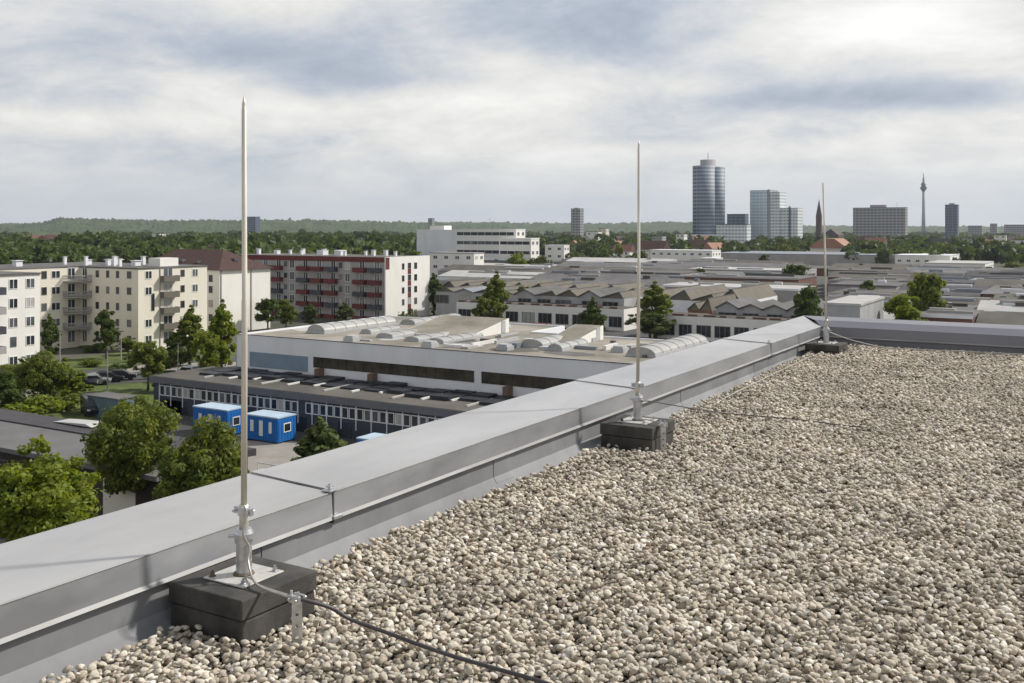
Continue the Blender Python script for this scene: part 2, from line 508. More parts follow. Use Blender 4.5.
nt.links.new(gg.outputs['Position'], nn.inputs['Vector'])
n3 = nt.nodes.new('ShaderNodeTexNoise'); n3.inputs['Scale'].default_value = 1.6; n3.inputs['Detail'].default_value = 3
nt.links.new(gg.outputs['Position'], n3.inputs['Vector'])
mr = nt.nodes.new('ShaderNodeMapRange')
mr.inputs['From Min'].default_value = 0.3; mr.inputs['From Max'].default_value = 0.7
mr.inputs['To Min'].default_value = 0.72; mr.inputs['To Max'].default_value = 1.22
nt.links.new(nn.outputs['Fac'], mr.inputs['Value'])
mr2 = nt.nodes.new('ShaderNodeMapRange')
mr2.inputs['From Min'].default_value = 0.35; mr2.inputs['From Max'].default_value = 0.65
mr2.inputs['To Min'].default_value = 0.76; mr2.inputs['To Max'].default_value = 1.04
nt.links.new(n3.outputs['Fac'], mr2.inputs['Value'])
mm = nt.nodes.new('ShaderNodeMath'); mm.operation = 'MULTIPLY'
nt.links.new(mr.outputs[0], mm.inputs[0]); nt.links.new(mr2.outputs[0], mm.inputs[1])
vm = nt.nodes.new('ShaderNodeVectorMath'); vm.operation = 'SCALE'
nt.links.new(rp.outputs['Color'], vm.inputs[0]); nt.links.new(mm.outputs[0], vm.inputs['Scale'])
nt.links.new(vm.outputs[0], bs.inputs['Base Color'])

ng = bpy.data.node_groups.new('pebbles', 'GeometryNodeTree')
ng.interface.new_socket('Geometry', in_out='INPUT', socket_type='NodeSocketGeometry')
ng.interface.new_socket('Geometry', in_out='OUTPUT', socket_type='NodeSocketGeometry')
N = ng.nodes
gi, go = N.new('NodeGroupInput'), N.new('NodeGroupOutput')
g2i = N.new('GeometryNodeGeometryToInstance')
for k in range(7):
    ico = N.new('GeometryNodeMeshIcoSphere')
    ico.inputs['Radius'].default_value = 1.0
    ico.inputs['Subdivisions'].default_value = 3
    pos = N.new('GeometryNodeInputPosition')
    nz = N.new('ShaderNodeTexNoise'); nz.noise_dimensions = '4D'
    nz.inputs['Scale'].default_value = 0.75; nz.inputs['W'].default_value = k * 7.31; nz.inputs['Detail'].default_value = 1.5
    ng.links.new(pos.outputs[0], nz.inputs['Vector'])
    mr = N.new('ShaderNodeMapRange')
    mr.inputs['From Min'].default_value = 0.25; mr.inputs['From Max'].default_value = 0.75
    mr.inputs['To Min'].default_value = 0.72; mr.inputs['To Max'].default_value = 1.22
    ng.links.new(nz.outputs[0], mr.inputs['Value'])
    sv = N.new('ShaderNodeVectorMath'); sv.operation = 'SCALE'
    ng.links.new(pos.outputs[0], sv.inputs[0]); ng.links.new(mr.outputs[0], sv.inputs['Scale'])
    mv = N.new('ShaderNodeVectorMath'); mv.operation = 'MULTIPLY'
    mv.inputs[1].default_value = (1.15 + 0.14 * (k % 3), 0.98 + 0.08 * (k % 2), 0.56 + 0.06 * (k % 4))
    ng.links.new(sv.outputs[0], mv.inputs[0])
    sp = N.new('GeometryNodeSetPosition')
    ng.links.new(ico.outputs['Mesh'], sp.inputs['Geometry']); ng.links.new(mv.outputs[0], sp.inputs['Position'])
    ss = N.new('GeometryNodeSetShadeSmooth')
    ng.links.new(sp.outputs[0], ss.inputs['Geometry'])
    sm = N.new('GeometryNodeSetMaterial'); sm.inputs['Material'].default_value = gm
    ng.links.new(ss.outputs[0], sm.inputs['Geometry'])
    ng.links.new(sm.outputs[0], g2i.inputs[0])
iop = N.new('GeometryNodeInstanceOnPoints')
ng.links.new(gi.outputs[0], iop.inputs['Points'])
ng.links.new(g2i.outputs[0], iop.inputs['Instance'])
iop.inputs['Pick Instance'].default_value = True


def rv(dt, lo, hi, seed):
    r = N.new('FunctionNodeRandomValue'); r.data_type = dt
    ins = [s for s in r.inputs if s.enabled]
    for s in r.inputs:
        if s.name == 'Seed': s.default_value = seed
    mn = [s for s in r.inputs if s.name == 'Min' and s.enabled][0]
    mx = [s for s in r.inputs if s.name == 'Max' and s.enabled][0]
    mn.default_value, mx.default_value = lo, hi
    return [s for s in r.outputs if s.enabled][0]


ng.links.new(rv('INT', 0, 6, 1), iop.inputs['Instance Index'])
ng.links.new(rv('FLOAT_VECTOR', (-0.6, -0.6, 0), (0.6, 0.6, 6.28), 2), iop.inputs['Rotation'])
ng.links.new(rv('FLOAT', 0.0078, 0.0155, 3), iop.inputs['Scale'])
ng.links.new(iop.outputs[0], go.inputs[0])
md = gravel.modifiers.new('pebbles', 'NODES'); md.node_group = ng


# ------------------------------------------------------------------ lightning rods, their ballast slabs and wires
def rp_(px, py, z=0.0):
    x, y = at(px, py, ZC - z)
    return (x, y, z)


which = ['nearest', 'middle', 'farthest']
ROD = [(-3.0, 2.90, ZC + 0.536, 0.0, 0.0), (-2.95, 6.69, ZC + 0.638, 0.012, -0.006), (-2.985, 12.42, ZC + 0.573, -0.045, 0.0)]
slab_lab = ['upper dark concrete slab under the nearest lightning rod', 'upper dark concrete slab under the middle lightning rod', 'upper dark concrete slab under the farthest rod at the corner',
            'lower dark concrete slab under the nearest lightning rod', 'lower dark concrete slab under the middle lightning rod', 'lower dark concrete slab sunk in gravel at the roof corner']
rod_lab = ['tall cream lightning rod nearest the camera, rising from the stacked slabs', 'pale lightning rod in the middle of the parapet row', 'farthest lightning rod, slightly tilted at the parapet corner']
for i, (bx, by, zt, tx, ty) in enumerate(ROD):
    s1 = MB().box(bx - 0.203, bx + 0.203, by - 0.203, by + 0.203, 0.079, 0.159)
    s1.v = [(x + 0.004 * (1 if y > by else -1), y, z) for x, y, z in s1.v]
    tag(s1.build('concrete_slab', M['concrete_dark'], None, bevel=0.006), slab_lab[i], 'concrete slab', 'ballast slabs under the lightning rods')
    s2 = MB().box(bx - 0.200, bx + 0.197, by - 0.199, by + 0.201, -0.02, 0.076)
    tag(s2.build('concrete_slab', M['concrete_dark'], None, bevel=0.007), slab_lab[3 + i], 'concrete slab', 'ballast slabs under the lightning rods')
    z0 = 0.160
    t = thing('lightning_rod', rod_lab[i], 'lightning rod', (bx, by, z0), 'lightning rods along the parapet')
    pl = MB().box(bx - 0.112, bx + 0.112, by - 0.112, by + 0.112, z0, z0 + 0.007).build('base_plate', M['plate'], t, bevel=0.003)
    for sx in (-1, 1):
        for sy in (-1, 1):
            b = MB()
            px_, py_ = bx + sx * 0.086, by + sy * 0.086
            b.tube([(px_, py_, z0 + 0.007), (px_, py_, z0 + 0.010)], 0.014, 12)
            b.tube([(px_, py_, z0 + 0.010), (px_, py_, z0 + 0.021)], 0.010, 6)
            b.tube([(px_, py_, z0 + 0.021), (px_, py_, z0 + 0.031)], 0.005, 8)
            b.build('bolt', M['rust'] if (sx, sy) == (-1, -1) else M['galv'], pl)
    MB().tube([(bx, by, z0 + 0.007), (bx, by, z0 + 0.016)], [0.043, 0.038], 24).build('weld_ring', M['rust'], t, True)
    MB().tube([(bx, by, z0 + 0.012), (bx, by, z0 + 0.065), (bx, by, z0 + 0.066), (bx, by, z0 + 0.068), (bx, by, z0 + 0.069), (bx, by, z0 + 0.17)],
              [0.0315, 0.0315, 0.030, 0.030, 0.0315, 0.0315], 28).build('socket_pipe', M['galv'], t)
    c = MB()
    c.tube([(bx, by, z0 + 0.135), (bx, by, z0 + 0.138), (bx, by, z0 + 0.172), (bx, by, z0 + 0.19)], [0.036, 0.038, 0.038, 0.030], 28)
    c.tube([(bx + 0.03, by - 0.01, z0 + 0.155), (bx + 0.062, by - 0.02, z0 + 0.155)], 0.008, 8)
    c.tube([(bx - 0.03, by - 0.02, z0 + 0.160), (bx - 0.05, by - 0.035, z0 + 0.160)], 0.007, 8)
    c.build('collar', M['galv'], t)
    MB().tube([(bx, by, z0 + 0.185), (bx, by, z0 + 0.285)], 0.0185, 20).build('inner_pipe', M['alu'], t, True)
    k = MB()
    k.tube([(bx, by, z0 + 0.245), (bx, by, z0 + 0.277)], 0.025, 20)
    k.box(bx + 0.018, bx + 0.048, by - 0.012, by + 0.006, z0 + 0.247, z0 + 0.275)
    k.box(bx - 0.046, bx - 0.018, by - 0.010, by + 0.008, z0 + 0.247, z0 + 0.275)
    k.tube([(bx + 0.035, by - 0.03, z0 + 0.261), (bx + 0.035, by + 0.02, z0 + 0.261)], 0.006, 6)
    k.tube([(bx - 0.034, by - 0.028, z0 + 0.261), (bx - 0.034, by + 0.02, z0 + 0.261)], 0.006, 6)
    k.build('clamp', M['galv'], t)
    # the rod: thicker lower tube, thinner upper tube, pointed tip
    za, h = z0 + 0.28, zt - z0 - 0.28
    ax, ay = bx, by
    pts, rad = [], []
    for f, r in ((0, 0.0125), (0.50, 0.0122), (0.502, 0.0108), (0.965, 0.0098), (0.966, 0.0085), (0.978, 0.0080), (1.0, 0.0007)):
        bow = 0.004 * math.sin(f * 3.1)
        pts.append((ax + tx * f * 0.9 + bow, ay + ty * f, za + h * f))
        rad.append(r)
    MB().tube(pts, rad, 14).build('rod', M['alu'], t, True)

# perforated strap holding the cable at the nearest slab, and a smaller one at the middle slab
for (x, y, lab) in ((-2.62, 2.80, 'perforated steel strap standing beside the nearest slab stack'), (-2.715, 6.60, 'small steel strap standing beside the middle slab stack')):
    t = thing('cable_bracket', lab, 'bracket', (x, y, 0), 'cable brackets beside the slabs')
    hw, th = 0.019, 0.004
    s = MB()
    zs = [-0.03, 0.02, 0.032, 0.062, 0.074, 0.104, 0.116, 0.185]
    # strap across the line of sight, two stiles and cross pieces leave real holes
    dx, dy = CS, SN
    nx_, ny_ = -SN * -1, -CS

    def slab(u0, u1, z0_, z1_):
        o = len(s.v)
        for zz in (z0_, z1_):
            for u, w in ((u0, -th / 2), (u1, -th / 2), (u1, th / 2), (u0, th / 2)):
                s.v.append((x + dx * u + nx_ * w, y + dy * u + ny_ * w, zz))
        s.f += [tuple(o + k_ for k_ in q) for q in ((0, 3, 2, 1), (4, 5, 6, 7), (0, 1, 5, 4), (1, 2, 6, 5), (2, 3, 7, 6), (3, 0, 4, 7))]
    slab(-hw, -0.006, -0.03, 0.185)
    slab(0.006, hw, -0.03, 0.185)
    for a, b in ((-0.03, 0.02), (0.032, 0.062), (0.074, 0.104), (0.116, 0.185)):
        slab(-0.006, 0.006, a, b)
    s.build('strap', M['galv'], t)
    c = MB()
    c.box(x - 0.026, x + 0.026, y - 0.020, y - 0.006, 0.158, 0.186)
    c.box(x - 0.026, x + 0.026, y + 0.006, y + 0.018, 0.158, 0.186)
    for u in (-0.017, 0.017):
        c.tube([(x + u, y - 0.03, 0.172), (x + u, y + 0.03, 0.172)], 0.006, 6)
        c.tube([(x + u, y - 0.012, 0.180), (x + u, y - 0.012, 0.203)], 0.0055, 6)
    c.build('cable_clamp', M['galv'], t, bevel=0.002)


def spline(pts, n=8):
    P = [Vector(p) for p in pts]
    out = []
    for i in range(len(P) - 1):
        p0, p1, p2, p3 = P[max(i - 1, 0)], P[i], P[i + 1], P[min(i + 2, len(P) - 1)]
        for k in range(n):
            t = k / n
            out.append(0.5 * ((2 * p1) + (-p0 + p2) * t + (2 * p0 - 5 * p1 + 4 * p2 - p3) * t * t + (-p0 + 3 * p1 - 3 * p2 + p3) * t ** 3))
    out.append(P[-1])
    return out


def cable(name, label, cat, pts, r, m, group=None):
    o = MB().tube(spline(pts), r, 8).build(name, m, None, True)
    return tag(o, label, cat, group)


bx, by = ROD[0][:2]
cable('ground_wire', 'thin silver wire from the nearest rod clamp down to the steel strap', 'wire',
      [(bx + 0.036, by - 0.035, 0.455), (bx + 0.05, by - 0.035, 0.43), (bx + 0.048, by - 0.05, 0.35), (bx + 0.062, by - 0.03, 0.29), (bx + 0.075, by - 0.05, 0.245),
       (bx + 0.13, by - 0.08, 0.195), (bx + 0.20, by - 0.10, 0.178), (-2.64, 2.785, 0.176)], 0.0045, M['wire'], 'wires at the lightning rods')
cable('ground_wire', 'short silver wire lying on the nearest base plate towards the strap', 'wire',
      [(bx + 0.04, by - 0.03, 0.172), (bx + 0.11, by - 0.06, 0.182), (bx + 0.18, by - 0.09, 0.178), (-2.64, 2.80, 0.174)], 0.0045, M['wire'], 'wires at the lightning rods')
cable('black_cable', 'thick dark cable running from the strap across the gravel to the foreground', 'cable',
      [(-2.66, 2.795, 0.174), (-2.60, 2.80, 0.172), rp_(330, 607.5, 0.13), rp_(350, 619, 0.075), rp_(385, 632, 0.04), rp_(440, 652, 0.035), rp_(490, 667, 0.034), rp_(545, 683, 0.034), rp_(620, 712, 0.033), rp_(700, 760, 0.033)],
      0.0078, M['cable'])
bx, by = ROD[1][:2]
cable('black_cable', 'thin dark wire from the middle rod sagging out over the gravel', 'cable',
      [(bx + 0.04, by - 0.02, 0.31), rp_(652, 401.5, 0.29), rp_(690, 408, 0.15), rp_(728, 413.5, 0.05), rp_(770, 417, 0.036), rp_(806, 420.5, 0.026), rp_(840, 425, 0.012), rp_(880, 429, 0.0)],
      0.0042, M['cable'])
cable('ground_wire', 'silver wire over the middle base plate to its small strap', 'wire',
      [(bx + 0.04, by - 0.02, 0.18), (bx + 0.12, by - 0.05, 0.185), (bx + 0.20, by - 0.08, 0.178), (-2.715, 6.59, 0.174)], 0.005, M['wire'], 'wires at the lightning rods')
bx, by = ROD[2][:2]
cable('ground_wire', 'silver wire from the farthest rod along the back parapet', 'wire',
      [(bx + 0.03, by - 0.02, 0.30), (bx + 0.2, by + 0.05, 0.23), (bx + 0.36, by + 0.12, 0.18), (bx + 0.62, by + 0.25, 0.12), (bx + 0.95, by + 0.36, 0.105), (bx + 1.7, by + 0.5, 0.10), (bx + 3, by + 0.6, 0.10)],
      0.0055, M['wire'], 'wires at the lightning rods')
cable('ground_wire', 'pale round wire lying on the gravel beside the long upstand', 'wire',
      [rp_(716, 404, 0.005), rp_(726, 397.5, 0.03), rp_(760, 380.5, 0.05), rp_(811, 356.2, 0.075)], 0.005, M['wire'], 'wires at the lightning rods')


# ------------------------------------------------------------------ trees
def tree_parts(seed, H, Wd, trunk, nlobes, nleaves, leaf, shape='round'):
    r = np.random.default_rng(seed)
    ch = H - trunk
    cz = trunk + ch / 2
    L = []
    for k in range(nlobes):
        while True:
            p = r.uniform(-1, 1, 3)
            q = np.linalg.norm(p)
            if 0.15 < q < 1: break
        shoot = nlobes >= 25 and k % 3 == 0
        if shoot: p = p / q * r.uniform(1.0, 1.3)
        f = 1.0
        if shape == 'slender': f = 1 - 0.6 * max(0, p[2]) ** 1.2
        if shape == 'conifer': f = 0.55 * max(0, 1 - p[2]) ** 0.9 + 0.05
        if shape == 'round': f = 1 - 0.22 * max(0, -p[2] - 0.4)
        rad = (0.20 + 0.16 * r.random()) * (1.0 if nlobes < 25 else 0.80) * Wd / 2 * (0.6 + 0.4 * f if shape != 'round' else 1) * 1.25
        c = np.array([p[0] * f * (Wd / 2 - rad * 0.55), p[1] * f * (Wd / 2 - rad * 0.55), cz + p[2] * (ch / 2 - rad * 0.6)])
        L.append((c, rad * (0.5 if shoot else 1.0)))
    rad = np.array([l[1] for l in L])
    cen = np.array([l[0] for l in L])
    idx = r.choice(len(L), nleaves, p=rad ** 2 / (rad ** 2).sum())
    d = r.normal(0, 1, (nleaves, 3))
    d /= np.linalg.norm(d, axis=1)[:, None]
    rr = rad[idx] * (0.55 + 0.55 * r.random(nleaves) ** 0.6)
    stray = r.random(nleaves) < 0.10
    rr[stray] *= 1.35
    pos = cen[idx] + d * rr[:, None] * np.array([1, 1, 0.85])
    nrm = d + r.normal(0, 0.55, d.shape)
    nrm[:, 2] += 0.25
    nrm /= np.linalg.norm(nrm, axis=1)[:, None]
    a = np.cross(nrm, r.normal(0, 1, d.shape))
    a /= np.linalg.norm(a, axis=1)[:, None] + 1e-9
    b = np.cross(nrm, a)
    s = leaf * (0.55 + 0.8 * r.random(nleaves))[:, None]
    V = np.stack([pos - a * s * 0.6, pos - b * s * 0.34 + nrm * s * 0.08, pos + a * s * 0.6, pos + b * s * 0.34 + nrm * s * 0.08], 1).reshape(-1, 3)
    F = np.arange(nleaves * 4).reshape(-1, 4)
    t = MB()
    lean = r.normal(0, 0.12, 2)
    top = (lean[0], lean[1], trunk + ch * 0.7)
    t.tube([(0, 0, -0.1), (lean[0] * .2, lean[1] * .2, trunk * 0.6), (lean[0] * .5, lean[1] * .5, trunk + ch * .3), top], [0.028 * H, 0.02 * H, 0.014 * H, 0.004 * H], 8)
    for k in range(min(nlobes, 9)):
        c = cen[k]
        z0 = trunk * 0.7 + (c[2] - trunk * 0.7) * 0.35
        t.tube([(lean[0] * .4, lean[1] * .4, z0), tuple(np.array([lean[0] * .4, lean[1] * .4, z0]) * 0.45 + c * 0.55 + np.array([0, 0, 0.05 * H])), tuple(c)], [0.011 * H, 0.007 * H, 0.002 * H], 5)
    return V, F, t


PROTO = {}


def proto(key, seed, H, Wd, trunk, nl, nleaf, leaf, shape):
    PROTO[key] = (H, Wd, tree_parts(seed, H, Wd, trunk, nl, nleaf, leaf, shape), {})


proto('near_a', 1, 8, 6.4, 1.3, 60, 20000, 0.27, 'round')
proto('near_b', 2, 8, 6.4, 1.9, 60, 17000, 0.25, 'round')
proto('near_c', 3, 8, 6.2, 1.3, 56, 16000, 0.27, 'round')
proto('mid_a', 4, 8, 5.2, 1.6, 30, 4600, 0.42, 'round')
proto('mid_b', 5, 8, 5.0, 1.5, 32, 4600, 0.42, 'round')
proto('slender', 6, 10, 4.4, 1.0, 40, 5200, 0.42, 'slender')
proto('conifer', 7, 10, 6.0, 0.6, 44, 5200, 0.42, 'conifer')
proto('bush', 8, 3, 4.2, 0.2, 14, 1500, 0.38, 'round')
proto('far_a', 9, 10, 9, 1.6, 12, 620, 1.15, 'round')
proto('far_b', 10, 10, 8, 1.6, 10, 560, 1.15, 'round')


def tree(px, d, top_py, wpx, kind, lm, label, group, name='tree', z0=None, rot=None):
    H0, W0, (V, F, t), cache = PROTO[kind]
    x, y = W(px, d)
    zb = ZG if z0 is None else z0
    H = (ZC - (top_py - HOR) / 1000 * d) - zb
    wd = wpx / 1000 * d
    key = lm
    root = thing(name, label, 'bush' if name == 'bush' else 'tree', (x, y, zb), group)
    if key not in cache:
        o1 = big_mesh('crown', V, F, M[lm])
        o2 = t.build('trunk', M['bark'])
        cache[key] = (o1.data, o2.data)
        bpy.data.objects.remove(o1); bpy.data.objects.remove(o2)
    for nm, dat in zip(('crown', 'trunk'), cache[key]):
        o = bpy.data.objects.new(nm, dat)
        COL.objects.link(o)
        o.parent = root
    root.scale = (wd / W0, wd / W0, H / H0)
    root.rotation_euler[2] = rot if rot is not None else random.uniform(0, 6.28)
    return root


BUSH = []
g1 = 'trees below the parapet'
tree(38, 60, 446, 122, 'near_a', 'leafb', 'bright green leafy tree in front of the dark shed at lower left', g1, rot=0.4)
tree(140, 72, 401, 96, 'near_b', 'leafm', 'round green tree with bare trunk beside the cream shed door', g1, rot=2.0)
tree(200, 66, 420, 88, 'near_c', 'leafm', 'mid green tree just below the parapet, left of the nearest rod', g1, rot=1.0)
tree(320, 76, 421, 58, 'slender', 'leafo', 'olive green small tree rising behind the parapet near the blue containers', g1)
g2 = 'trees round the apartment blocks'
gbu = 'bushes on the lawns'
for px, py, wp, hp, lm_, lb in ((12, 392, 34, 14, 'leafm', 'bush at the left edge before the white block'), (62, 372, 26, 9, 'leafb', 'bright bush on the lawn beneath the white block corner'),
                                (90, 367, 22, 8, 'leafm', 'green bush before the dark cars on the lawn'), (118, 372, 24, 9, 'leafo', 'olive bush on the lawn below the cream corner'),
                                (134, 362, 20, 9, 'leafd', 'dark bush at the foot of the cream corner'), (162, 372, 26, 14, 'leafm', 'green bush right of the round annex tree'),
                                (176, 366, 28, 13, 'leafd', 'dark bush beneath the cream block balconies'), (208, 372, 30, 16, 'leafm', 'green bush below the two tall bright trees'),
                                (30, 418, 60, 22, 'leafb', 'wide bright hedge behind the dark shed roof'), (66, 410, 40, 16, 'leafm', 'green hedge end behind the dark shed roof'),
                                (96, 352, 30, 9, 'leafd', 'dark shrub inside the balcony court')):
    d_ = HG * 1000 / (py - HOR)
    BUSH.append((px, d_, py - hp, wp, lm_, lb))
tree(44, 116, 351, 52, 'near_c', 'leafm', 'broad green tree on grass left of the parked cars', g2)
tree(148, 129, 341, 38, 'mid_a', 'leafm', 'round green tree standing at the end of the annex', g2)
tree(50, 158, 316, 20, 'slender', 'leafd', 'slim dark young tree close to the white apartment corner', g2)
tree(106, 160, 311, 25, 'mid_b', 'leafd', 'dark young tree before the cream balcony corner', g2)
tree(190, 146, 308, 32, 'slender', 'leafm', 'tall light tree beside the cream apartment end', g2)
tree(222, 142, 303, 30, 'slender', 'leafb', 'tall bright tree just left of the nearest rod', g2)
tree(205, 138, 331, 30, 'mid_a', 'leafb', 'low bright green tree between two taller ones', g2)
tree(175, 150, 335, 26, 'mid_b', 'leafd', 'dark low tree under the cream balconies', g2)
tree(20, 127, 362, 46, 'near_b', 'leafm', 'broad tree in front of the white block at the left edge', g2)
tree(72, 120, 371, 36, 'mid_b', 'leafb', 'low bright tree between the broad tree and the cars', g2)
tree(163, 128, 372, 28, 'mid_a', 'leafd', 'small dark tree touching the annex end', g2)
tree(128, 165, 338, 22, 'mid_b', 'leafm', 'small green tree at the foot of the cream corner', g2)
tree(4, 110, 372, 40, 'mid_b', 'leafd', 'dark tree cut by the left edge of the picture', g2)
tree(268, 203, 298, 28, 'mid_a', 'leafd', 'dark tree before the blank white gable wall', g2)
tree(286, 206, 300, 24, 'mid_b', 'leafm', 'mid green tree next to the blank white gable wall', g2)
tree(310, 213, 304, 18, 'slender', 'leafd', 'small dark tree before the red apartment block, left one', g2)
tree(345, 213, 303, 20, 'slender', 'leafo', 'small olive tree before the middle of the red block', g2)
tree(408, 205, 309, 22, 'bush', 'leafo', 'low bush at the foot of the red block end wall', g2, 'bush')
tree(434, 240, 275, 20, 'slender', 'leafd', 'slim dark tree right of the red block end wall', g2)
for b_ in BUSH:
    tree(b_[0], b_[1], b_[2], b_[3], 'bush', b_[4], b_[5], gbu, 'bush')
g3 = 'trees among the workshops'
tree(496, 207, 274, 28, 'slender', 'leafm', 'tall slender tree before the white workshop row', g3)
tree(484, 203, 297, 24, 'mid_a', 'leafm', 'short tree leaning against the tall slender one', g3)
tree(524, 230, 287, 20, 'mid_b', 'leafd', 'small dark tree on the workshop terrace', g3)
tree(593, 196, 299, 38, 'conifer', 'leafd', 'dark cone shaped tree before the white workshop row', g3)
tree(655, 190, 284, 38, 'slender', 'leafm', 'tall leafy tree right of the middle rod', g3)
tree(650, 186, 312, 46, 'mid_a', 'leafo', 'low spreading tree at the foot of the tall one', g3)
tree(795, 300, 264, 32, 'mid_a', 'leafd', 'dark rounded tree behind the workshops near the farthest rod', g3)
tree(808, 175, 288, 38, 'mid_b', 'leafd', 'dark tree behind the mitred parapet corner', g3)
tree(926, 172, 272, 44, 'mid_a', 'leafm', 'tall green tree rising behind the back parapet', g3)
tree(904, 160, 296, 44, 'mid_b', 'leafb', 'bright lower tree behind the back parapet', g3)
tree(868, 250, 281, 22, 'mid_b', 'leafd', 'dark round tree among the packed sheds left of the tall green tree', g3)
tree(985, 300, 272, 20, 'mid_a', 'leafd', 'dark tree among the packed sheds near the right edge', g3)
tree(1012, 380, 262, 22, 'mid_a', 'leafm', 'green tree before the far sheds at the right edge', g3)
tree(545, 330, 266, 16, 'mid_b', 'leafd', 'small dark tree between the packed factory halls', g3)
tree(700, 330, 268, 14, 'mid_a', 'leafd', 'little dark tree among the packed halls right of centre', g3)
tree(765, 420, 255, 14, 'mid_b', 'leafd', 'small far tree beside the brick factory wall', g3)

# ------------------------------------------------------------------ ground
N_ = 24
gr = MB()
RADS = [0, 60, 150, 300, 600, 1200, 2500, 5000, 9000]
NA = 48
gv = [(0, 0, ZG)]
gf = []
for r in RADS[1:]:
    for k in range(NA):
        a = 2 * math.pi * k / NA
        gv.append((r * math.cos(a), r * math.sin(a), ZG))
for k in range(NA):
    gf.append((0, 1 + k, 1 + (k + 1) % NA))
for i in range(len(RADS) - 2):
    for k in range(NA):
        a, b = 1 + i * NA + k, 1 + i * NA + (k + 1) % NA
        gf.append((a, a + NA, b + NA, b))
gr.v, gr.f = gv, gf
tag(gr.build('ground', M['town']), kind='structure')


def sheet(name, pts, m, z):
    o = MB().poly([(x, y, ZG + z) for x, y in pts]).build(name, m)
    return tag(o, kind='structure')


def rect(x0, x1, y0, y1):
    return [(x0, y0), (x1, y0), (x1, y1), (x0, y1)]


sheet('yard', rect(-135, -5, 30, 150), M['asphalt'], 0.004)
sheet('industrial_ground', rect(-135, 120, 150, 420), M['asphalt'], 0.004)
sheet('lawn', [G(-30, 430), G(60, 425), G(240, 392), G(238, 375), G(60, 388), G(-30, 400)], M['grass'], 0.012)
sheet('lawn', [G(-20, 384), G(120, 366), G(236, 358), G(236, 347), G(130, 351), G(-20, 372)], M['grass'], 0.012)
sheet('path', [G(-20, 397), G(66, 377), G(150, 364), G(236, 362), G(236, 366), G(150, 372), G(70, 385), G(-20, 409)], M['pave'], 0.016)
sheet('yard_paving', [at(236, 474, HG), at(236, 440, HG), at(420, 450, HG), at(420, 480, HG)], M['pave'], 0.012)
sheet('lawn', [G(240, 352), G(300, 340), G(300, 328), G(240, 332)], M['grass'], 0.012)

# ------------------------------------------------------------------ facades
def window(parent, face, c, a, z, w, h, fm='frame', gm_='glass', fw=0.09, bars=1, sill=False):
    """face '-y' at y=c with a along x, or '+x' at x=c with a along y; frame proud of the wall, pane inside it"""
    if w < 1.25 and bars == 1 and fw == 0.09: bars, fw, fm = 0, 0.055, 'greyw' if fm == 'frame' else fm
    f, p = MB(), MB()

    def bx_(mb, a0, a1, z0, z1, d0, d1):
        if face == '-y': mb.box(a0, a1, c - d1, c - d0, z0, z1)
        else: mb.box(c + d0, c + d1, a0, a1, z0, z1)
    bx_(f, a - w / 2, a - w / 2 + fw, z, z + h, 0.003, 0.06)
    bx_(f, a + w / 2 - fw, a + w / 2, z, z + h, 0.003, 0.06)
    bx_(f, a - w / 2 + fw, a + w / 2 - fw, z, z + fw, 0.003, 0.06)
    bx_(f, a - w / 2 + fw, a + w / 2 - fw, z + h - fw, z + h, 0.003, 0.06)
    for k in range(bars):
        xc = a - w / 2 + w * (k + 1) / (bars + 1)
        bx_(f, xc - fw / 2, xc + fw / 2, z + fw, z + h - fw, 0.003, 0.055)
    o = f.build('window', M[fm], parent)
    bx_(p, a - w / 2 + fw, a + w / 2 - fw, z + fw, z + h - fw, 0.004, 0.02)
    if gm_ == 'glass' and random.random() < 0.22: gm_ = random.choice(['curtain', 'glasslight', 'glasslight'])
    p.build('pane', M[gm_], o)
    return o


def balcony(parent, face, c, a, z, w, d, fm, gm_='steel_dark', solid=True):
    b = MB()
    if face == '-y':
        b.box(a - w / 2, a + w / 2, c - d, c - 0.003, z, z + 0.16)
        b.box(a - w / 2, a + w / 2, c - d, c - d + 0.08, z + 0.16, z + 1.05)
        b.box(a - w / 2, a - w / 2 + 0.08, c - d + 0.08, c - 0.003, z + 0.16, z + 1.05)
        b.box(a + w / 2 - 0.08, a + w / 2, c - d + 0.08, c - 0.003, z + 0.16, z + 1.05)
    else:
        b.box(c + 0.003, c + d, a - w / 2, a + w / 2, z, z + 0.16)
        b.box(c + d - 0.08, c + d, a - w / 2, a + w / 2, z + 0.16, z + 1.05)
        b.box(c + 0.003, c + d - 0.08, a - w / 2, a - w / 2 + 0.08, z + 0.16, z + 1.05)
        b.box(c + 0.003, c + d - 0.08, a + w / 2 - 0.08, a + w / 2, z + 0.16, z + 1.05)
    return b.build('balcony', M[fm], parent)


ZT = ZC - 7.0
FL = [ZG + 0.9 + 2.75 * k for k in range(5)]

# white block at the left edge
A = thing('apartment_block', 'white rendered apartment block cut by the left edge', 'building', (-140, 80, ZG))
MB().box(-150, -134.2, 62, 89.7, ZG, ZT + 0.3).build('wall', M['white'], A)
MB().box(-150.2, -134.0, 61.8, 89.9, ZT + 0.3, ZT + 0.5).build('roof_edge', M['greyroof'], A)
MB().box(-149, -138, 64, 82, ZT + 0.5, ZT + 2.6).build('roof_house', M['cream'], A)
for k, z in enumerate(FL):
    for y, w in ((85.6, 0.95 if k in (1,) else 1.35), (88.2, 1.4)):
        window(A, '+x', -134.2, y, z + 0.35, w, 1.45)
    balcony(A, '+x', -134.2, 82.2, z - 0.3, 3.0, 1.4, 'greyrender' if k % 2 else 'greyblue')
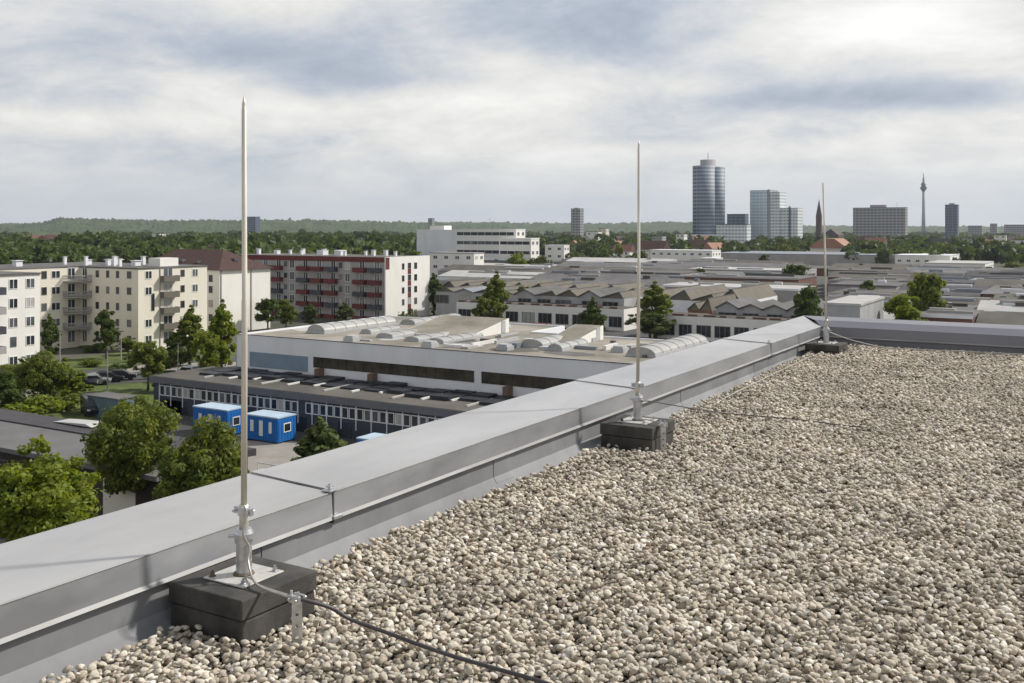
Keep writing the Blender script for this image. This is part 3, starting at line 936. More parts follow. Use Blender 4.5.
# cream block with the angled court
Bk = thing('apartment_block', 'cream apartment block with corner balconies behind young trees', 'building', (-150, 112, ZG))
w = MB()
w.box(-176, -156.5, 88, 127, ZG, ZT)
w.box(-156.497, -141.1, 112.4, 127.4, ZG, ZT)
w.build('wall', M['cream'], Bk)
MB().box(-176.1, -156.6, 87.9, 112.2, ZT, ZT + 0.25).box(-176.1, -141.0, 112.3, 127.5, ZT, ZT + 0.25).build('roof_edge', M['greyroof'], Bk)
MB().box(-146, -143, 118.5, 122.5, ZT + 0.26, ZT + 1.7).build('roof_house', M['white'], Bk)
vents = [(-170, 100, .5, 1.2), (-165, 106, 1.2, 1.0), (-166, 116, .5, 1.4), (-162, 118, .9, .9), (-158.5, 115, .5, 1.6), (-155, 117, .7, 1.1), (-152, 116, .5, 1.7), (-150, 119, 1.2, .9), (-160, 122, 2.0, .8), (-153, 123, .6, 1.5), (-149.2, 115, .5, 1.3), (-157, 120, .7, 1.4)]
for x, y, s, h in vents:
    v = MB().box(x - s / 2, x + s / 2, y - s / 2, y + s / 2, ZT + 0.24, ZT + 0.24 + h)
    v.box(x - s * .65, x + s * .65, y - s * .65, y + s * .65, ZT + 0.24 + h, ZT + 0.32 + h)
    v.build('roof_vent', M['palewhite'], Bk)
for k, z in enumerate(FL):
    # court face towards +X
    for y in (105.4, 107.6):
        window(Bk, '+x', -156.5, y, z + 0.35, 1.0 if y < 106 else 1.7, 1.35)
    window(Bk, '+x', -156.5, 110.6, z, 1.5, 2.1)
    # face towards -Y
    for x in (-155.2, ):
        window(Bk, '-y', 112.4, x, z, 1.3, 2.1)
    for x, ww in ((-151.8, 0.9), (-149.0, 0.8), (-146.4, 0.8), (-143.4, 1.1)):
        window(Bk, '-y', 112.4, x, z + 0.45, ww, 1.25)
    # right face
    window(Bk, '+x', -141.1, 114.5 if k != 2 else 115.4, z + 0.35, 1.4 if k != 2 else 0.7, 1.4 if k != 2 else 3.0)
    window(Bk, '+x', -141.1, 118.6, z + 0.1, 2.0, 2.0)
    window(Bk, '+x', -141.1, 121.8, z + 0.45, 0.9, 1.25)
    window(Bk, '+x', -141.1, 124.6, z + 0.35, 1.3, 1.4, gm_='glasslight')
    if k:
        b = MB()
        zb = z - 0.3
        b.prism([(-156.49, 109.0), (-154.9, 109.0), (-153.3, 110.6), (-153.3, 112.39), (-156.49, 112.39)], 'z', zb, zb + 0.16)
        for p, q in (((-154.9, 109.0), (-156.49, 109.0)), ((-154.9, 109.0), (-153.3, 110.6)), ((-153.3, 110.6), (-153.3, 112.39))):
            for zz in (zb + 0.35, zb + 0.6, zb + 0.85, zb + 1.05):
                b.tube([(*p, zz), (*q, zz)], 0.07, 4)
        b.build('balcony', M['greyrender'], Bk)
        balcony(Bk, '+x', -141.1, 118.6, z - 0.25, 3.4, 1.1, 'tanwall')
for y in (116.9, ):
    MB().box(-141.097, -140.95, y - 0.06, y + 0.06, ZG, ZT).build('downpipe', M['greyrender'], Bk)

# hip roofed house
H = thing('hip_roof_house', 'white house block with a brown hipped tile roof', 'building', (-160, 147, ZG))
MB().box(-176, -151.6, 140, 154, ZG, ZC - 8.4).build('wall', M['white'], H)
ze, zr = ZC - 8.4, ZC - 4.5
o = MB()
e = [(-176.5, 139.4, ze), (-151.0, 139.4, ze), (-151.0, 154.6, ze), (-176.5, 154.6, ze), (-172, 147, zr), (-158.0, 147, zr)]
o.v = e
o.f = [(0, 1, 5, 4), (1, 2, 5), (2, 3, 4, 5), (3, 0, 4), (3, 2, 1, 0)]
rf = o.build('roof', M['brownroof'], H)
for x, y, z in ((-165, 142.5, ze + 1.75), (-160, 142.0, ze + 1.55), (-154.2, 146.5, ze + 1.95)):
    MB().box(x - .5, x + .5, y - .5, y + .5, z - .3, z + .22).build('roof_window', M['glasslight'], rf)
for z in (ZG + 2.4, ZG + 5.2, ZG + 8.0, ZG + 10.2):
    for x in (-154, -158, -162, -166):
        window(H, '-y', 140, x, z, 1.1, 1.4)
MB().box(-151.597, -151.45, 148.4, 148.65, ZG, ze).build('downpipe', M['greyrender'], H)
MB().box(-151.597, -151.45, 140.3, 140.55, ZG, ze).build('downpipe', M['greyrender'], H)

# red block
Rb = thing('apartment_block', 'long red and grey apartment block with many balconies', 'building', (-150, 185, ZG))
zt = ZC - 6.75
xr, yf = -140.3, 178.2
MB().box(-190, xr, yf, 195, ZG, zt).build('wall', M['greyrender'], Rb)
MB().box(xr + 0.003, xr + 0.3, yf - 0.1, 195.1, ZG, zt + 0.2).build('end_wall', M['white'], Rb)
MB().box(-190, xr - 0.003, yf - 0.12, yf - 0.003, zt - 1.0, zt + 0.15).build('red_band', M['red'], Rb)
MB().box(-190, xr, yf, 195, zt + 0.003, zt + 0.12).build('roof_deck', M['greyroof'], Rb)
MB().box(xr + 0.303, xr + 0.33, yf - 0.05, yf + 1.3, zt - 2.6, zt + 0.1).build('red_panel', M['red'], Rb)
fl5 = [zt - 3.0 - 2.75 * k for k in range(5)]
for k, z in enumerate(fl5):
    for j in range(10):
        x = xr - 2.2 - j * 4.3
        window(Rb, '-y', yf, x, z + 0.1, 1.5, 2.0, gm_='glasslight' if (j * 3 + k) % 4 == 0 else 'glass')
        if j % 4 != 2:
            balcony(Rb, '-y', yf, x - 0.3, z - 0.35, 3.3, 1.3, 'red' if (j + k) % 3 else 'greyblue')
        else:
            window(Rb, '-y', yf, x - 2.1, z + 0.5, 1.1, 1.3)
    window(Rb, '+x', xr + 0.3, 184.6, z + 0.2, 0.9, 1.4)
    window(Rb, '+x', xr + 0.3, 189.4, z + 0.2, 1.1, 1.5)
    MB().box(xr + 0.303, xr + 0.36, 186.4, 187.6, z - 0.9, z + 0.3).build('red_panel', M['red'], Rb)
    window(Rb, '+x', xr + 0.3, 187.0, z + 0.35, 1.2, 1.35)
for i in range(14):
    x = -186 + i * 3.1
    s, h = random.choice([(0.6, 1.0), (1.2, 0.9), (0.8, 1.3), (2.0, 1.1)])
    y = random.uniform(182, 192)
    v = MB().box(x, x + s, y, y + s, zt + 0.12, zt + 0.12 + h)
    v.box(x - .08, x + s + .08, y - .08, y + s + .08, zt + 0.12 + h, zt + 0.2 + h)
    v.build('roof_vent', M['palewhite'], Rb)

# ------------------------------------------------------------------ hall with barrel skylights
hx0, hx1, hy0, hy1 = ony(237, 86.0), -6.0, 86.0, 128.0
zh = ZC - 12.7
Hl = thing('factory_hall', 'long flat roofed white hall with barrel skylights', 'building', (-50, 100, ZG))
hy1, hy2, hxs = 115.0, 106.5, -61.0
MB().box(hx0, hxs, hy0, hy1, ZG, zh - 0.3).box(hxs + 0.003, hx1, hy0, hy2, ZG, zh - 0.3).build('wall', M['palewhite'], Hl)
MB().box(hx0 + 0.25, hxs - 0.25, hy0 + 0.25, hy1 - 0.25, zh - 0.297, zh - 0.2).build('roof_deck', M['tanroof'], Hl)
MB().box(hxs - 0.247, hx1 - 0.25, hy0 + 0.25, hy2 - 0.25, zh - 0.297, zh - 0.2).build('roof_deck', M['tanroof'], Hl)
pm = MB()
pm.box(hx0, hx1, hy0, hy0 + 0.247, zh - 0.297, zh)
pm.box(hx0, hxs, hy1 - 0.247, hy1, zh - 0.297, zh)
pm.box(hxs + 0.003, hx1, hy2 - 0.247, hy2, zh - 0.297, zh)
pm.box(hx0, hx0 + 0.247, hy0 + 0.253, hy1 - 0.253, zh - 0.297, zh)
pm.box(hxs - 0.247, hxs, hy2 + 0.003, hy1 - 0.253, zh - 0.297, zh)
pm.box(hx1 - 0.247, hx1, hy0 + 0.253, hy2 - 0.253, zh - 0.297, zh)
pm.build('roof_edge', M['palewhite'], Hl)
MB().box(hx0 - 0.03, hx1, hy0 - 0.04, hy0 - 0.003, zh - 0.06, zh + 0.03).build('edge_trim', M['greyblue'], Hl)
za_ = ZG + 4.1           # annex roof
xa, xb_ = ony(250, hy0), ony(308, hy0)
MB().box(xa, xb_, hy0 - 0.05, hy0 - 0.003, za_ + 0.4, zh - 2.0).build('blue_panel', M['bluepanel'], Hl)
x_ = xb_ + 0.9
k = 0
while x_ < ony(700, hy0):
    wdt = 7.2
    o = MB().box(x_, x_ + wdt, hy0 - 0.04, hy0 - 0.003, zh - 3.15, zh - 1.95).build('ribbon_window', M['ribbon'], Hl)
    m = MB()
    for q in range(7):
        xx = x_ + wdt * q / 6
        m.box(xx - 0.035, xx + 0.035, hy0 - 0.075, hy0 - 0.041, zh - 3.15, zh - 1.95)
    m.build('mullion', M['ribbon'], o)
    x_ += wdt + (0.06 if k % 3 != 2 else 1.0)
    k += 1
for px in (322, 375, 510, 600):
    x = ony(px, hy0)
    MB().box(x - 0.35, x + 0.35, hy0 - 0.9, hy0 - 0.01, za_ + 0.0, za_ + 1.0).build('roof_duct', M['frameb'], Hl)


def barrel(parent, p0, p1, w, h, name='barrel_skylight', zb=None):
    """vault running along +Y from p0 to p1 (roof points)"""
    x = (p0[0] + p1[0]) / 2
    y0, y1 = p0[1], p1[1]
    zb = zh - 0.2 if zb is None else zb
    k = MB().box(x - w / 2 - 0.12, x + w / 2 + 0.12, y0 - 0.12, y1 + 0.12, zb, zb + 0.25)
    o = k.build(name, M['skyframe'], parent)
    n = 12
    arc = [(x + w / 2 * math.cos(math.pi * i / n), zb + 0.253 + h * math.sin(math.pi * i / n)) for i in range(n + 1)]
    MB().prism(arc, 'y', y0, y1).build('vault', M['skylight'], o)
    nr = max(2, int((y1 - y0) / 1.9))
    for i in range(nr + 1):
        y = y0 + (y1 - y0) * i / nr
        MB().tube([(x + (w / 2 + .015) * math.cos(math.pi * t / n), y, zb + 0.253 + (h + .015) * math.sin(math.pi * t / n)) for t in range(n + 1)], 0.045, 4).build('rib', M['skyframe'], o)
    return o


hr = 12.9
for (p, q, w_, h_) in (((316, 333.5), (383, 323.5), 2.7, 0.8), ((408, 324.5), (463, 318.5), 2.2, 0.4), ((385, 338), (425, 333), 2.2, 0.28), ((412, 341.5), (452, 335.5), 1.8, 0.25), ((436, 343.5), (480, 337), 1.9, 0.3), ((532, 347.5), (600, 336.5), 2.6, 0.6), ((641, 357), (706, 343), 3.0, 0.7), ((366, 334), (392, 329.5), 1.5, 0.3), ((470, 333), (505, 327), 1.6, 0.3), ((555, 351), (585, 345.5), 1.6, 0.45)):
    a, b = at(*p, hr), at(*q, hr)
    barrel(Hl, (a[0], a[1]), (a[0], max(b[1], a[1] + 6)), w_, h_)
for px, py in ((352, 341), (430, 347), (505, 350), (560, 349), (470, 330), (620, 352), (590, 341)):
    x, y = at(px, py, hr)
    b = MB().box(x - .7, x + .7, y - .7, y + .7, zh - 0.2, zh + 0.25)
    b.box(x - .55, x + .55, y - .55, y + .55, zh + 0.25, zh + 0.45)
    b.build('roof_hatch', M['skyframe'], Hl)
R2 = random.Random(8)
for k in range(26):
    x = R2.uniform(hx0 + 12, ony(690, 95)); y = R2.uniform(hy0 + 1.5, (hy1 if x < hxs - 2 else hy2) - 4)
    a_, b_ = R2.choice([(0.5, 0.5), (0.4, 3.0), (1.1, 1.1), (0.3, 5.0), (0.9, 2.0), (2.5, 0.4)])
    MB().box(x, x + a_, y, min(y + b_, hy2 if x > hxs - 3 else hy1), zh - 0.197, zh + R2.uniform(-.05, .35)).build(R2.choice(['roof_hatch', 'roof_pipe', 'roof_kerb']), M[R2.choice(['skyframe', 'palefelt', 'greyroof', 'whitestrip', 'metalroof'])], Hl)
for k in range(16):
    x = R2.uniform(hx0 + 2, -22); y = R2.uniform(hy0 + 1, hy2 - 9)
    w_, l_ = R2.uniform(1.5, 6), R2.uniform(2, 7)
    p = [(x + w_ * .5 * math.cos(t * .628) * R2.uniform(.75, 1.1), y + 3 + l_ * .5 * math.sin(t * .628) * R2.uniform(.75, 1.1), zh - 0.196 + k * 0.0005) for t in range(10)]
    MB().poly(p).build('felt_patch', M[R2.choice(['greyroof', 'brownfelt', 'palefelt', 'shedroof'])], Hl)
# raised wedge roofs with white side walls
for (p, pz, q, lx, hz) in (((455, 338), 0.3, (523, 333), 10, 1.5), ((560, 346), 0.2, (613, 340), 3.6, 1.4)):
    a = at(*p, hr); b = at(*q, hr)
    xw, ya, yb = (a[0] + b[0]) / 2, a[1], max(b[1], a[1] + 8)
    w = MB().prism([(ya, zh - 0.2), (yb, zh - 0.2), (yb, zh + hz), (ya, zh + 0.05)], 'x', xw - lx, xw)
    w.build('wedge_roof', M['white'], Hl)
    dz = (hz - 0.05) / (yb - ya)
    MB().poly([(xw - lx + .1, ya + .1, zh + 0.075), (xw - .1, ya + .1, zh + 0.075), (xw - .1, yb - .1, zh + hz + 0.015), (xw - lx + .1, yb - .1, zh + hz + 0.015)]).build('wedge_deck', M['tanroof'], Hl)
    MB().box(xw + 0.003, xw + 0.05, yb - 1.8, yb - 0.9, zh - 0.15, zh + 1.3).build('door', M['skyframe'], Hl)

# ------------------------------------------------------------------ annex
ax0, ax1, ay0, ay1 = -94.0, -20.0, 77.0, 85.75
An = thing('annex', 'low dark grey annex with a row of windows below the hall', 'building', (-60, 80, ZG))
MB().box(ax0, ax1, ay0, ay1, ZG, za_ - 0.75).build('wall', M['greyblue'], An)
MB().box(ax0 - 0.3, ax1, ay0 - 0.35, ay1, za_ - 0.747, za_ - 0.05).build('roof_fascia', M['greyfascia'], An)
MB().box(ax0 - 0.2, ax1, ay0 - 0.25, ay1 - 0.01, za_ - 0.047, za_).build('roof_deck', M['brownfelt'], An)
x = ax0 + 1.5
i = 0
while x < -26 and i < 70:
    if i % 23 != 22:
        window(An, '-y', ay0, x, ZG + 1.95, 0.86, 1.15, fw=0.09, bars=0, gm_='glasslight' if i % 7 == 3 else 'glass')
    if i % 2 == 0:
        MB().box(x - 0.52, x - 0.44, ay0 - 0.09, ay0 - 0.01, ZG + 0.9, ZG + 3.3).build('post', M['palewhite'], An)
    x += 0.96
    i += 1
for px in (165, 172, 176, 182, 300, 345):
    x = ony(px, ay0)
    MB().box(x - 0.9, x + 0.9, ay0 - 0.03, ay0 - 0.003, ZG + 0.05, ZG + 1.55).build('door', M['glass'], An)
MB().box(ax0 + 6, -24, ay0 + 4.3, ay1 - 0.3, za_ + 0.003, za_ + 0.09).build('roof_mat', M['blacktray'], An)
i = 0
x = ax0 + 4
while x < -24:
    y_ = ay0 + 3.0 + random.uniform(0, 1.2)
    while y_ < ay1 - 1.2:
        ln = random.uniform(0.9, 2.2)
        MB().box(x + random.uniform(-.2, .2), x + random.uniform(1.9, 2.75), y_, min(ay1 - .3, y_ + ln), za_ + 0.003, za_ + random.uniform(.14, .42)).build('roof_panel', M['blacktray'], An)
        y_ += ln + 0.15
    MB().box(x + 2.3, x + 2.55, ay0 + 1.6 + (i % 3) * 0.9, ay1 - 2.6 - (i % 2), za_ + 0.003, za_ + 0.16).build('roof_strip', M['whitestrip' if i % 3 else 'palefelt'], An)
    x += 2.95
    i += 1


# ------------------------------------------------------------------ blue site containers
def container(x0, x1, y0, y1, h, label):
    t = thing('site_container', label, 'container', ((x0 + x1) / 2, (y0 + y1) / 2, ZG), 'blue site containers before the annex')
    b = MB().box(x0, x1, y0, y1, ZG + 0.15, ZG + h - 0.003)
    for k in range(12):
        xx = x0 + (x1 - x0) * (k + 0.5) / 12
        b.box(xx - 0.08, xx + 0.08, y0 - 0.04, y0 - 0.002, ZG + 0.3, ZG + h - 0.25)
    for k in range(6):
        yy = y0 + (y1 - y0) * (k + 0.5) / 6
        b.box(x1 + 0.002, x1 + 0.04, yy - 0.08, yy + 0.08, ZG + 0.3, ZG + h - 0.25)
    b.build('body', M['blue'], t)
    MB().box(x0 - 0.05, x1 + 0.05, y0 - 0.05, y1 + 0.05, ZG + h, ZG + h + 0.12).build('roof', M['bluetop'], t)
    for sx in (x0 + 0.1, x1 - 0.25):
        for sy in (y0 + 0.1, y1 - 0.25):
            MB().box(sx, sx + 0.15, sy, sy + 0.15, ZG, ZG + 0.147).build('foot', M['steel_dark'], t)
    for fx, w_, zz, hh in ((0.22, 0.45, 0.95, 1.1), (0.50, 0.5, 0.6, 1.5), (0.78, 0.4, 0.95, 1.1)):
        xx = x0 + (x1 - x0) * fx
        MB().box(xx - w_ / 2, xx + w_ / 2, y0 - 0.06, y0 - 0.041, ZG + zz, ZG + zz + hh).build('shutter', M['frame'], t)
    yy = (y0 + y1) / 2
    f = MB().box(x1 + 0.041, x1 + 0.07, yy - 0.5, yy + 0.5, ZG + 1.0, ZG + 1.9).build('window', M['frame'], t)
    MB().box(x1 + 0.071, x1 + 0.08, yy - 0.4, yy + 0.4, ZG + 1.1, ZG + 1.8).build('pane', M['glass'], f)
    return t


container(-80.9, -76.0, 71.2, 73.6, 2.6, 'blue site container with white shutters left of the nearest rod')
container(-73.7, -69.3, 71.4, 73.9, 2.45, 'blue site container just right of the nearest rod')
container(ony(357, 68.3), ony(357, 68.3) + 4.6, 68.3, 70.7, 2.45, 'blue site container mostly hidden by the parapet')

# ------------------------------------------------------------------ dark shed in the yard
Sh = thing('low_shed', 'dark timber shed with a grey felt roof at lower left', 'building', (-72, 55, ZG))
zs = ZC - 17.2
MB().box(-104, -57, 47.3, 55.5, ZG, zs - 0.35).build('wall', M['shedwall'], Sh)
o = MB().prism([(46.6, zs - 0.347), (46.6, zs), (52.4, zs + 0.2), (52.4, zs - 0.13)], 'x', -104.5, -56.6)
o.build('roof', M['shedroof'], Sh)
o = MB().prism([(52.403, zs - 0.1), (52.403, zs + 0.32), (56, zs + 0.2), (56, zs - 0.347)], 'x', -104.5, -56.6)
o.build('roof', M['darkroof'], Sh)
MB().box(ony(104, 47.3), ony(136, 47.3), 47.22, 47.297, ZG + 0.02, ZG + 2.9).build('door', M['cream'], Sh)
for px in (4, 30, 55, 78):
    x = ony(px, 47.3)
    window(Sh, '-y', 47.3, x, ZG + 1.1, 1.3, 1.5, 'frameb')
o = MB()
cx_, cy_ = at(78, 424, 16.9)
o.prism([(cx_ - 2.6, zs + 0.34), (cx_ - 1.5, zs + 0.42), (cx_ + 1.8, zs + 0.58), (cx_ + 2.6, zs + 0.36)], 'y', cy_ - 0.6, cy_ + 1.0)
o.build('loose_sheet', M['palefelt'], Sh)


# ------------------------------------------------------------------ cars and yard furniture
def car(x, y, rz, paint, label, van=False):
    t = thing('parked_van' if van else 'parked_car', label, 'van' if van else 'car', (0, 0, 0), 'vehicles parked in the yard')
    L, Wd = (4.9, 1.9) if van else (4.3, 1.75)
    hw = Wd / 2
    if van:
        pr = [(-2.4, .35), (2.35, .35), (2.45, .8), (2.1, 1.15), (1.45, 1.95), (-2.3, 2.0), (-2.45, 1.6)]
        gp = [(1.42, 1.2), (2.02, 1.2), (1.42, 1.85), (-0.2, 1.85), (-0.2, 1.2)]
    else:
        pr = [(-2.1, .3), (2.1, .3), (2.15, .62), (1.9, .8), (1.1, .92), (.45, 1.4), (-1.1, 1.43), (-1.75, .95), (-2.15, .85)]
        gp = [(.98, .95), (.40, 1.34), (-1.05, 1.37), (-1.55, .95)]
    MB().prism(pr, 'y', -hw, hw).build('body', M[paint], t, bevel=0.08)
    MB().prism(gp, 'y', -hw - 0.006, hw + 0.006).build('side_window', M['glass'], t)
    if van: q = [(1.50, 1.92), (2.12, 1.17)]
    else: q = [(.50, 1.385), (1.09, .95)]
    for (sx, zz), (ex, ez) in ((q[0], q[1]),):
        MB().poly([(sx + .02, -hw * .82, zz + .012), (sx + .02, hw * .82, zz + .012), (ex + .02, hw * .86, ez + .012), (ex + .02, -hw * .86, ez + .012)]).build('windscreen', M['glass'], t)
    for sx in (-1.35, 1.35):
        for sy in (-hw + .08, hw - .08):
            MB().tube([(sx, sy - .1, .32), (sx, sy + .1, .32)], .32, 14).build('wheel', M['tyre'], t)
    for sy in (-hw * .7, hw * .7):
        MB().box(2.10 if not van else 2.38, 2.17 if not van else 2.45, sy - .16, sy + .16, .6 if not van else .75, .74 if not van else .9).build('headlight', M['frame'], t)
    t.location = (x, y, ZG + 0.02)
    t.rotation_euler[2] = rz
    return t


for px, py, rz, p, lab in ((80, 388, 0.9, 'carpaint_d', 'dark car parked by the path, left end of the row'), (94, 385, 0.9, 'carpaint_s', 'silver car second from left in the row by the path'),
                           (107, 382, 0.9, 'carpaint_d', 'dark car in the middle of the row by the path'), (120, 380, 0.9, 'carpaint_d', 'dark car parked at the right end of the row'),
                           (192, 376.5, 0.2, 'carpaint_w', 'white car beyond the annex end'), (28, 388, 0.5, 'carpaint_d', 'dark car half hidden by the broad green tree')):
    x, y = G(px, py)
    car(x, y, rz, p, lab)
x, y = G(92, 414)
car(x, y, -0.5, 'carpaint_d', 'dark blue van parked behind the dark shed', True)
x, y = G(482, 334)
car(x, y, 0.0, 'carpaint_r', 'red car parked before the white workshop row')
x, y = at(112, 416, 20.96)
tb = thing('storage_box', 'faded teal sheet metal box beside the dark blue van', 'container', (x, y, ZG))
MB().box(x - 2.6, x + 2.6, y - 1.2, y + 1.2, ZG, ZG + 2.2).build('body', M['teal'], tb)
MB().box(x - 2.7, x + 2.7, y - 1.3, y + 1.3, ZG + 2.203, ZG + 2.32).build('roof', M['greyroof'], tb)


def lamp(px, py, hgt, label):
    x, y = G(px, py)
    t = thing('street_lamp', label, 'lamp', (x, y, ZG), 'street lamps by the path')
    MB().tube([(x, y, ZG), (x, y, ZG + hgt)], [0.09, 0.05], 8).build('pole', M['greyrender'], t)
    MB().box(x - 0.1, x + 0.5, y - 0.12, y + 0.12, ZG + hgt, ZG + hgt + 0.12).build('lamp_head', M['steel_dark'], t)


lamp(107.5, 391, 5.2, 'street lamp pole beside the parked cars')
lamp(60, 364, 5.0, 'street lamp before the white block corner')
lamp(121, 360, 4.5, 'street lamp before the cream block')
lamp(178, 380, 5.0, 'street lamp behind the annex end')
# fence beside the yard paving
fx0, fy0 = at(258, 462, 19.8)
fn = thing('pipe_railing', 'low white pipe railing on the yard below the nearest rod', 'railing', (fx0, fy0, ZG))
for k in range(3):
    MB().tube([(fx0 + k * 1.6, fy0, ZG), (fx0 + k * 1.6, fy0, ZG + 1.1)], 0.04, 6).build('post', M['frame'], fn)
MB().tube([(fx0, fy0, ZG + 1.12), (fx0 + 3.2, fy0, ZG + 1.12)], 0.04, 6).build('rail', M['frame'], fn)


# ------------------------------------------------------------------ workshops with saw-tooth and gabled roofs
def workshop(name, label, x0, x1, y0, y1, n, he, hr_, wall='palewhite', roof='greyroof', cheek='tanwall', gable=False, wins=True, group='saw tooth workshops', strips=True):
    t = thing(name, label, 'workshop', ((x0 + x1) / 2, (y0 + y1) / 2, ZG), group)
    ze = ZG + he
    MB().box(x0, x1, y0, y1, ZG, ze - 0.003).build('wall', M[wall], t)
    u = (x1 - x0) / n
    for i in range(n):
        a, b = x0 + u * i + 0.02, x0 + u * (i + 1) - 0.02
        h2 = hr_ * random.uniform(0.45, 1.0)
        zr = ZG + he + h2
        if gable or (i % 3 == 1 and gable is None):
            mid = (a + b) / 2
            MB().prism([(a, ze), (b, ze), (mid, zr)], 'y', y0, y1).build('gable_wall', M[wall], t)
            rf = MB()
            for p, q in (((a - .2, ze - .06), (mid, zr)), ((mid, zr), (b + .2, ze - .06))):
                rf.prism([(p[0], p[1] + .02), (q[0], q[1] + .02), (q[0], q[1] + .22), (p[0], p[1] + .22)], 'y', y0 - 0.4, y1 + 0.2)
        else:
            rx_ = a + (b - a) * (0.72 + 0.1 * (i % 3 - 1))
            MB().prism([(a, ze), (b, ze), (rx_, zr)], 'y', y0, y1).build('gable_wall', M[cheek], t)
            rf = MB()
            rf.prism([(a - .1, ze + .02), (rx_, zr + .02), (rx_, zr + .2), (a - .1, ze + .2)], 'y', y0 - 0.3, y1 + 0.2)
            b = rx_
        ro = rf.build('roof', M[roof if random.random() < .55 else random.choice(['brownfelt', 'greyroof', 'metalroof', 'shedroof'])], t)
        if strips and not gable:
            f0 = 0.25
            xx0, xx1 = a + (b - a) * f0, a + (b - a) * (f0 + 0.25)
            z0_, z1_ = ze + (zr - ze) * f0 + .24, ze + (zr - ze) * (f0 + .25) + .24
            yy = y0 + (y1 - y0) * random.uniform(.1, .4)
            MB().poly([(xx0, yy, z0_), (xx1, yy, z1_), (xx1, y1 - 2, z1_), (xx0, y1 - 2, z0_)]).build('skylight', M['skylight'], ro)
        if wins:
            window(t, '-y', y0, (a + b) / 2, ZG + he - 2.7, u * random.uniform(.5, .8), 2.0, 'greyw', bars=2, fw=0.1)
    return t


# front terrace row (white ground storey, set-back upper storey)
def terrace(label, x0, x1, y0, ydeep, h, pitch):
    t = thing('workshop_terrace', label, 'workshop', ((x0 + x1) / 2, y0, ZG), 'white workshop ground storeys')
    MB().box(x0, x1, y0, y0 + ydeep, ZG, ZG + h).build('wall', M['white'], t)
    MB().box(x0 + .1, x1 - .1, y0 + .15, y0 + ydeep, ZG + h + .003, ZG + h + .1).build('roof_deck', M['brownfelt'], t)
    p = MB()
    xx = x0 + 0.5
    while xx < x1 - 2:
        p.box(xx, xx + random.uniform(1.2, 2.6), y0 + .2, y0 + .6, ZG + h + .103, ZG + h + .4)
        xx += 3.1
    p.build('planter_edge', M['brick'], t)
    x = x0 + 2.2
    while x < x1 - 1.5:
        window(t, '-y', y0, x, ZG + 0.7, pitch * random.uniform(.7, .86), 2.2, 'greyw', bars=2, fw=0.1)
        x += pitch
    window(t, '+x', x1, y0 + ydeep / 2, ZG + 1.2, 1.8, 1.8)
    return t


terrace('white ground storey of the workshop row behind the cone shaped tree', -126, -85, 185.8, 7, 4.4, 4.1)
terrace('white ground storey of the workshop row below the farthest rod', -78, -36, 177.5, 7, 4.4, 3.6)
M['grime'] = mat('grimy_white_wall', (0.36, 0.36, 0.36), 0.85, 0, 0.18, 0.4, stretch=(1, 1, 0.3))


def wpx(label, p0, p1, y0, y1, n, he, hr_, **k):
    return workshop('workshop', label, ony(p0, y0), ony(p1, y0), y0, y1, n, he, hr_, **k)


wpx('gabled white workshop row behind the slender tree', 436, 624, 192.9, 208, 9, 6.0, 1.5, gable=None, wall='grime', roof='greyroof')
wpx('gabled pale workshop behind the mitred parapet corner', 716, 812, 184.6, 199, 4, 5.6, 1.5, gable=True, roof='greyroof', wall='grime')
wpx('open brown workshop bay right of the middle rod', 688, 712, 187, 203, 2, 4.8, 2.6, wall='brick')
wpx('second row of brown saw tooth roofs', 440, 640, 213, 230, 11, 5.4, 2.2, wins=False, wall='grime')
wpx('saw tooth row with tan cheeks right of the tall leafy tree', 644, 742, 206, 232, 4, 5.2, 3.0, roof='brownfelt', wins=False)

def flat(name, label, px0, px1, d, top, wall, roof, dy=14, cat='building', group=None, rows=0, wz=1.3, edge='greyfascia', skew=None, base=None, strips=0):
    """box building whose front face (towards -Y) spans px0..px1 around distance d with its roof line at pixel row top"""
    xm, ym = W((px0 + px1) / 2, d)
    x0, x1 = ony(px0, ym), ony(px1, ym)
    zt = ZC - (top - HOR) / 1000 * d
    t = thing(name, label, cat, ((x0 + x1) / 2, ym, ZG), group)
    MB().box(x0, x1, ym, ym + dy, ZG, zt - 0.35).build('wall', M[wall], t)
    MB().box(x0 - .15, x1 + .15, ym - .15, ym + dy + .15, zt - 0.347, zt).build('roof', M[roof], t)
    if rows:
        fh = (zt - ZG - 0.6) / rows
        n = max(2, int((x1 - x0) / 4.2))
        for r in range(min(rows, 6)):
            z = ZG + 0.4 + fh * r + (fh - wz) * 0.55
            if strips:
                window(t, '-y', ym, (x0 + x1) / 2, z, (x1 - x0) * 0.94, wz, bars=min(24, n), fw=0.14)
            else:
                for k in range(n):
                    window(t, '-y', ym, x0 + (x1 - x0) * (k + .5) / n, z, min(2.0, (x1 - x0) / n * .55), wz, fw=0.14)
            m_ = max(2, int(dy / 4.5))
            for k in range(m_):
                window(t, '+x', x1, ym + dy * (k + .5) / m_, z, min(1.9, dy / m_ * .55), wz, fw=0.14)
    return t, x0, x1, ym, zt


# right hand side sheds behind the back parapet
gs = 'low sheds behind the back parapet'
ORD = ['first', 'second', 'third', 'fourth', 'fifth', 'sixth', 'seventh', 'eighth', 'ninth', 'tenth', 'eleventh', 'twelfth']
ADJ = {'greyroof': 'grey felt', 'brownfelt': 'brown felt', 'darkroof': 'dark', 'palefelt': 'pale sheet', 'metalroof': 'blue grey metal', 'shedroof': 'charcoal felt'}


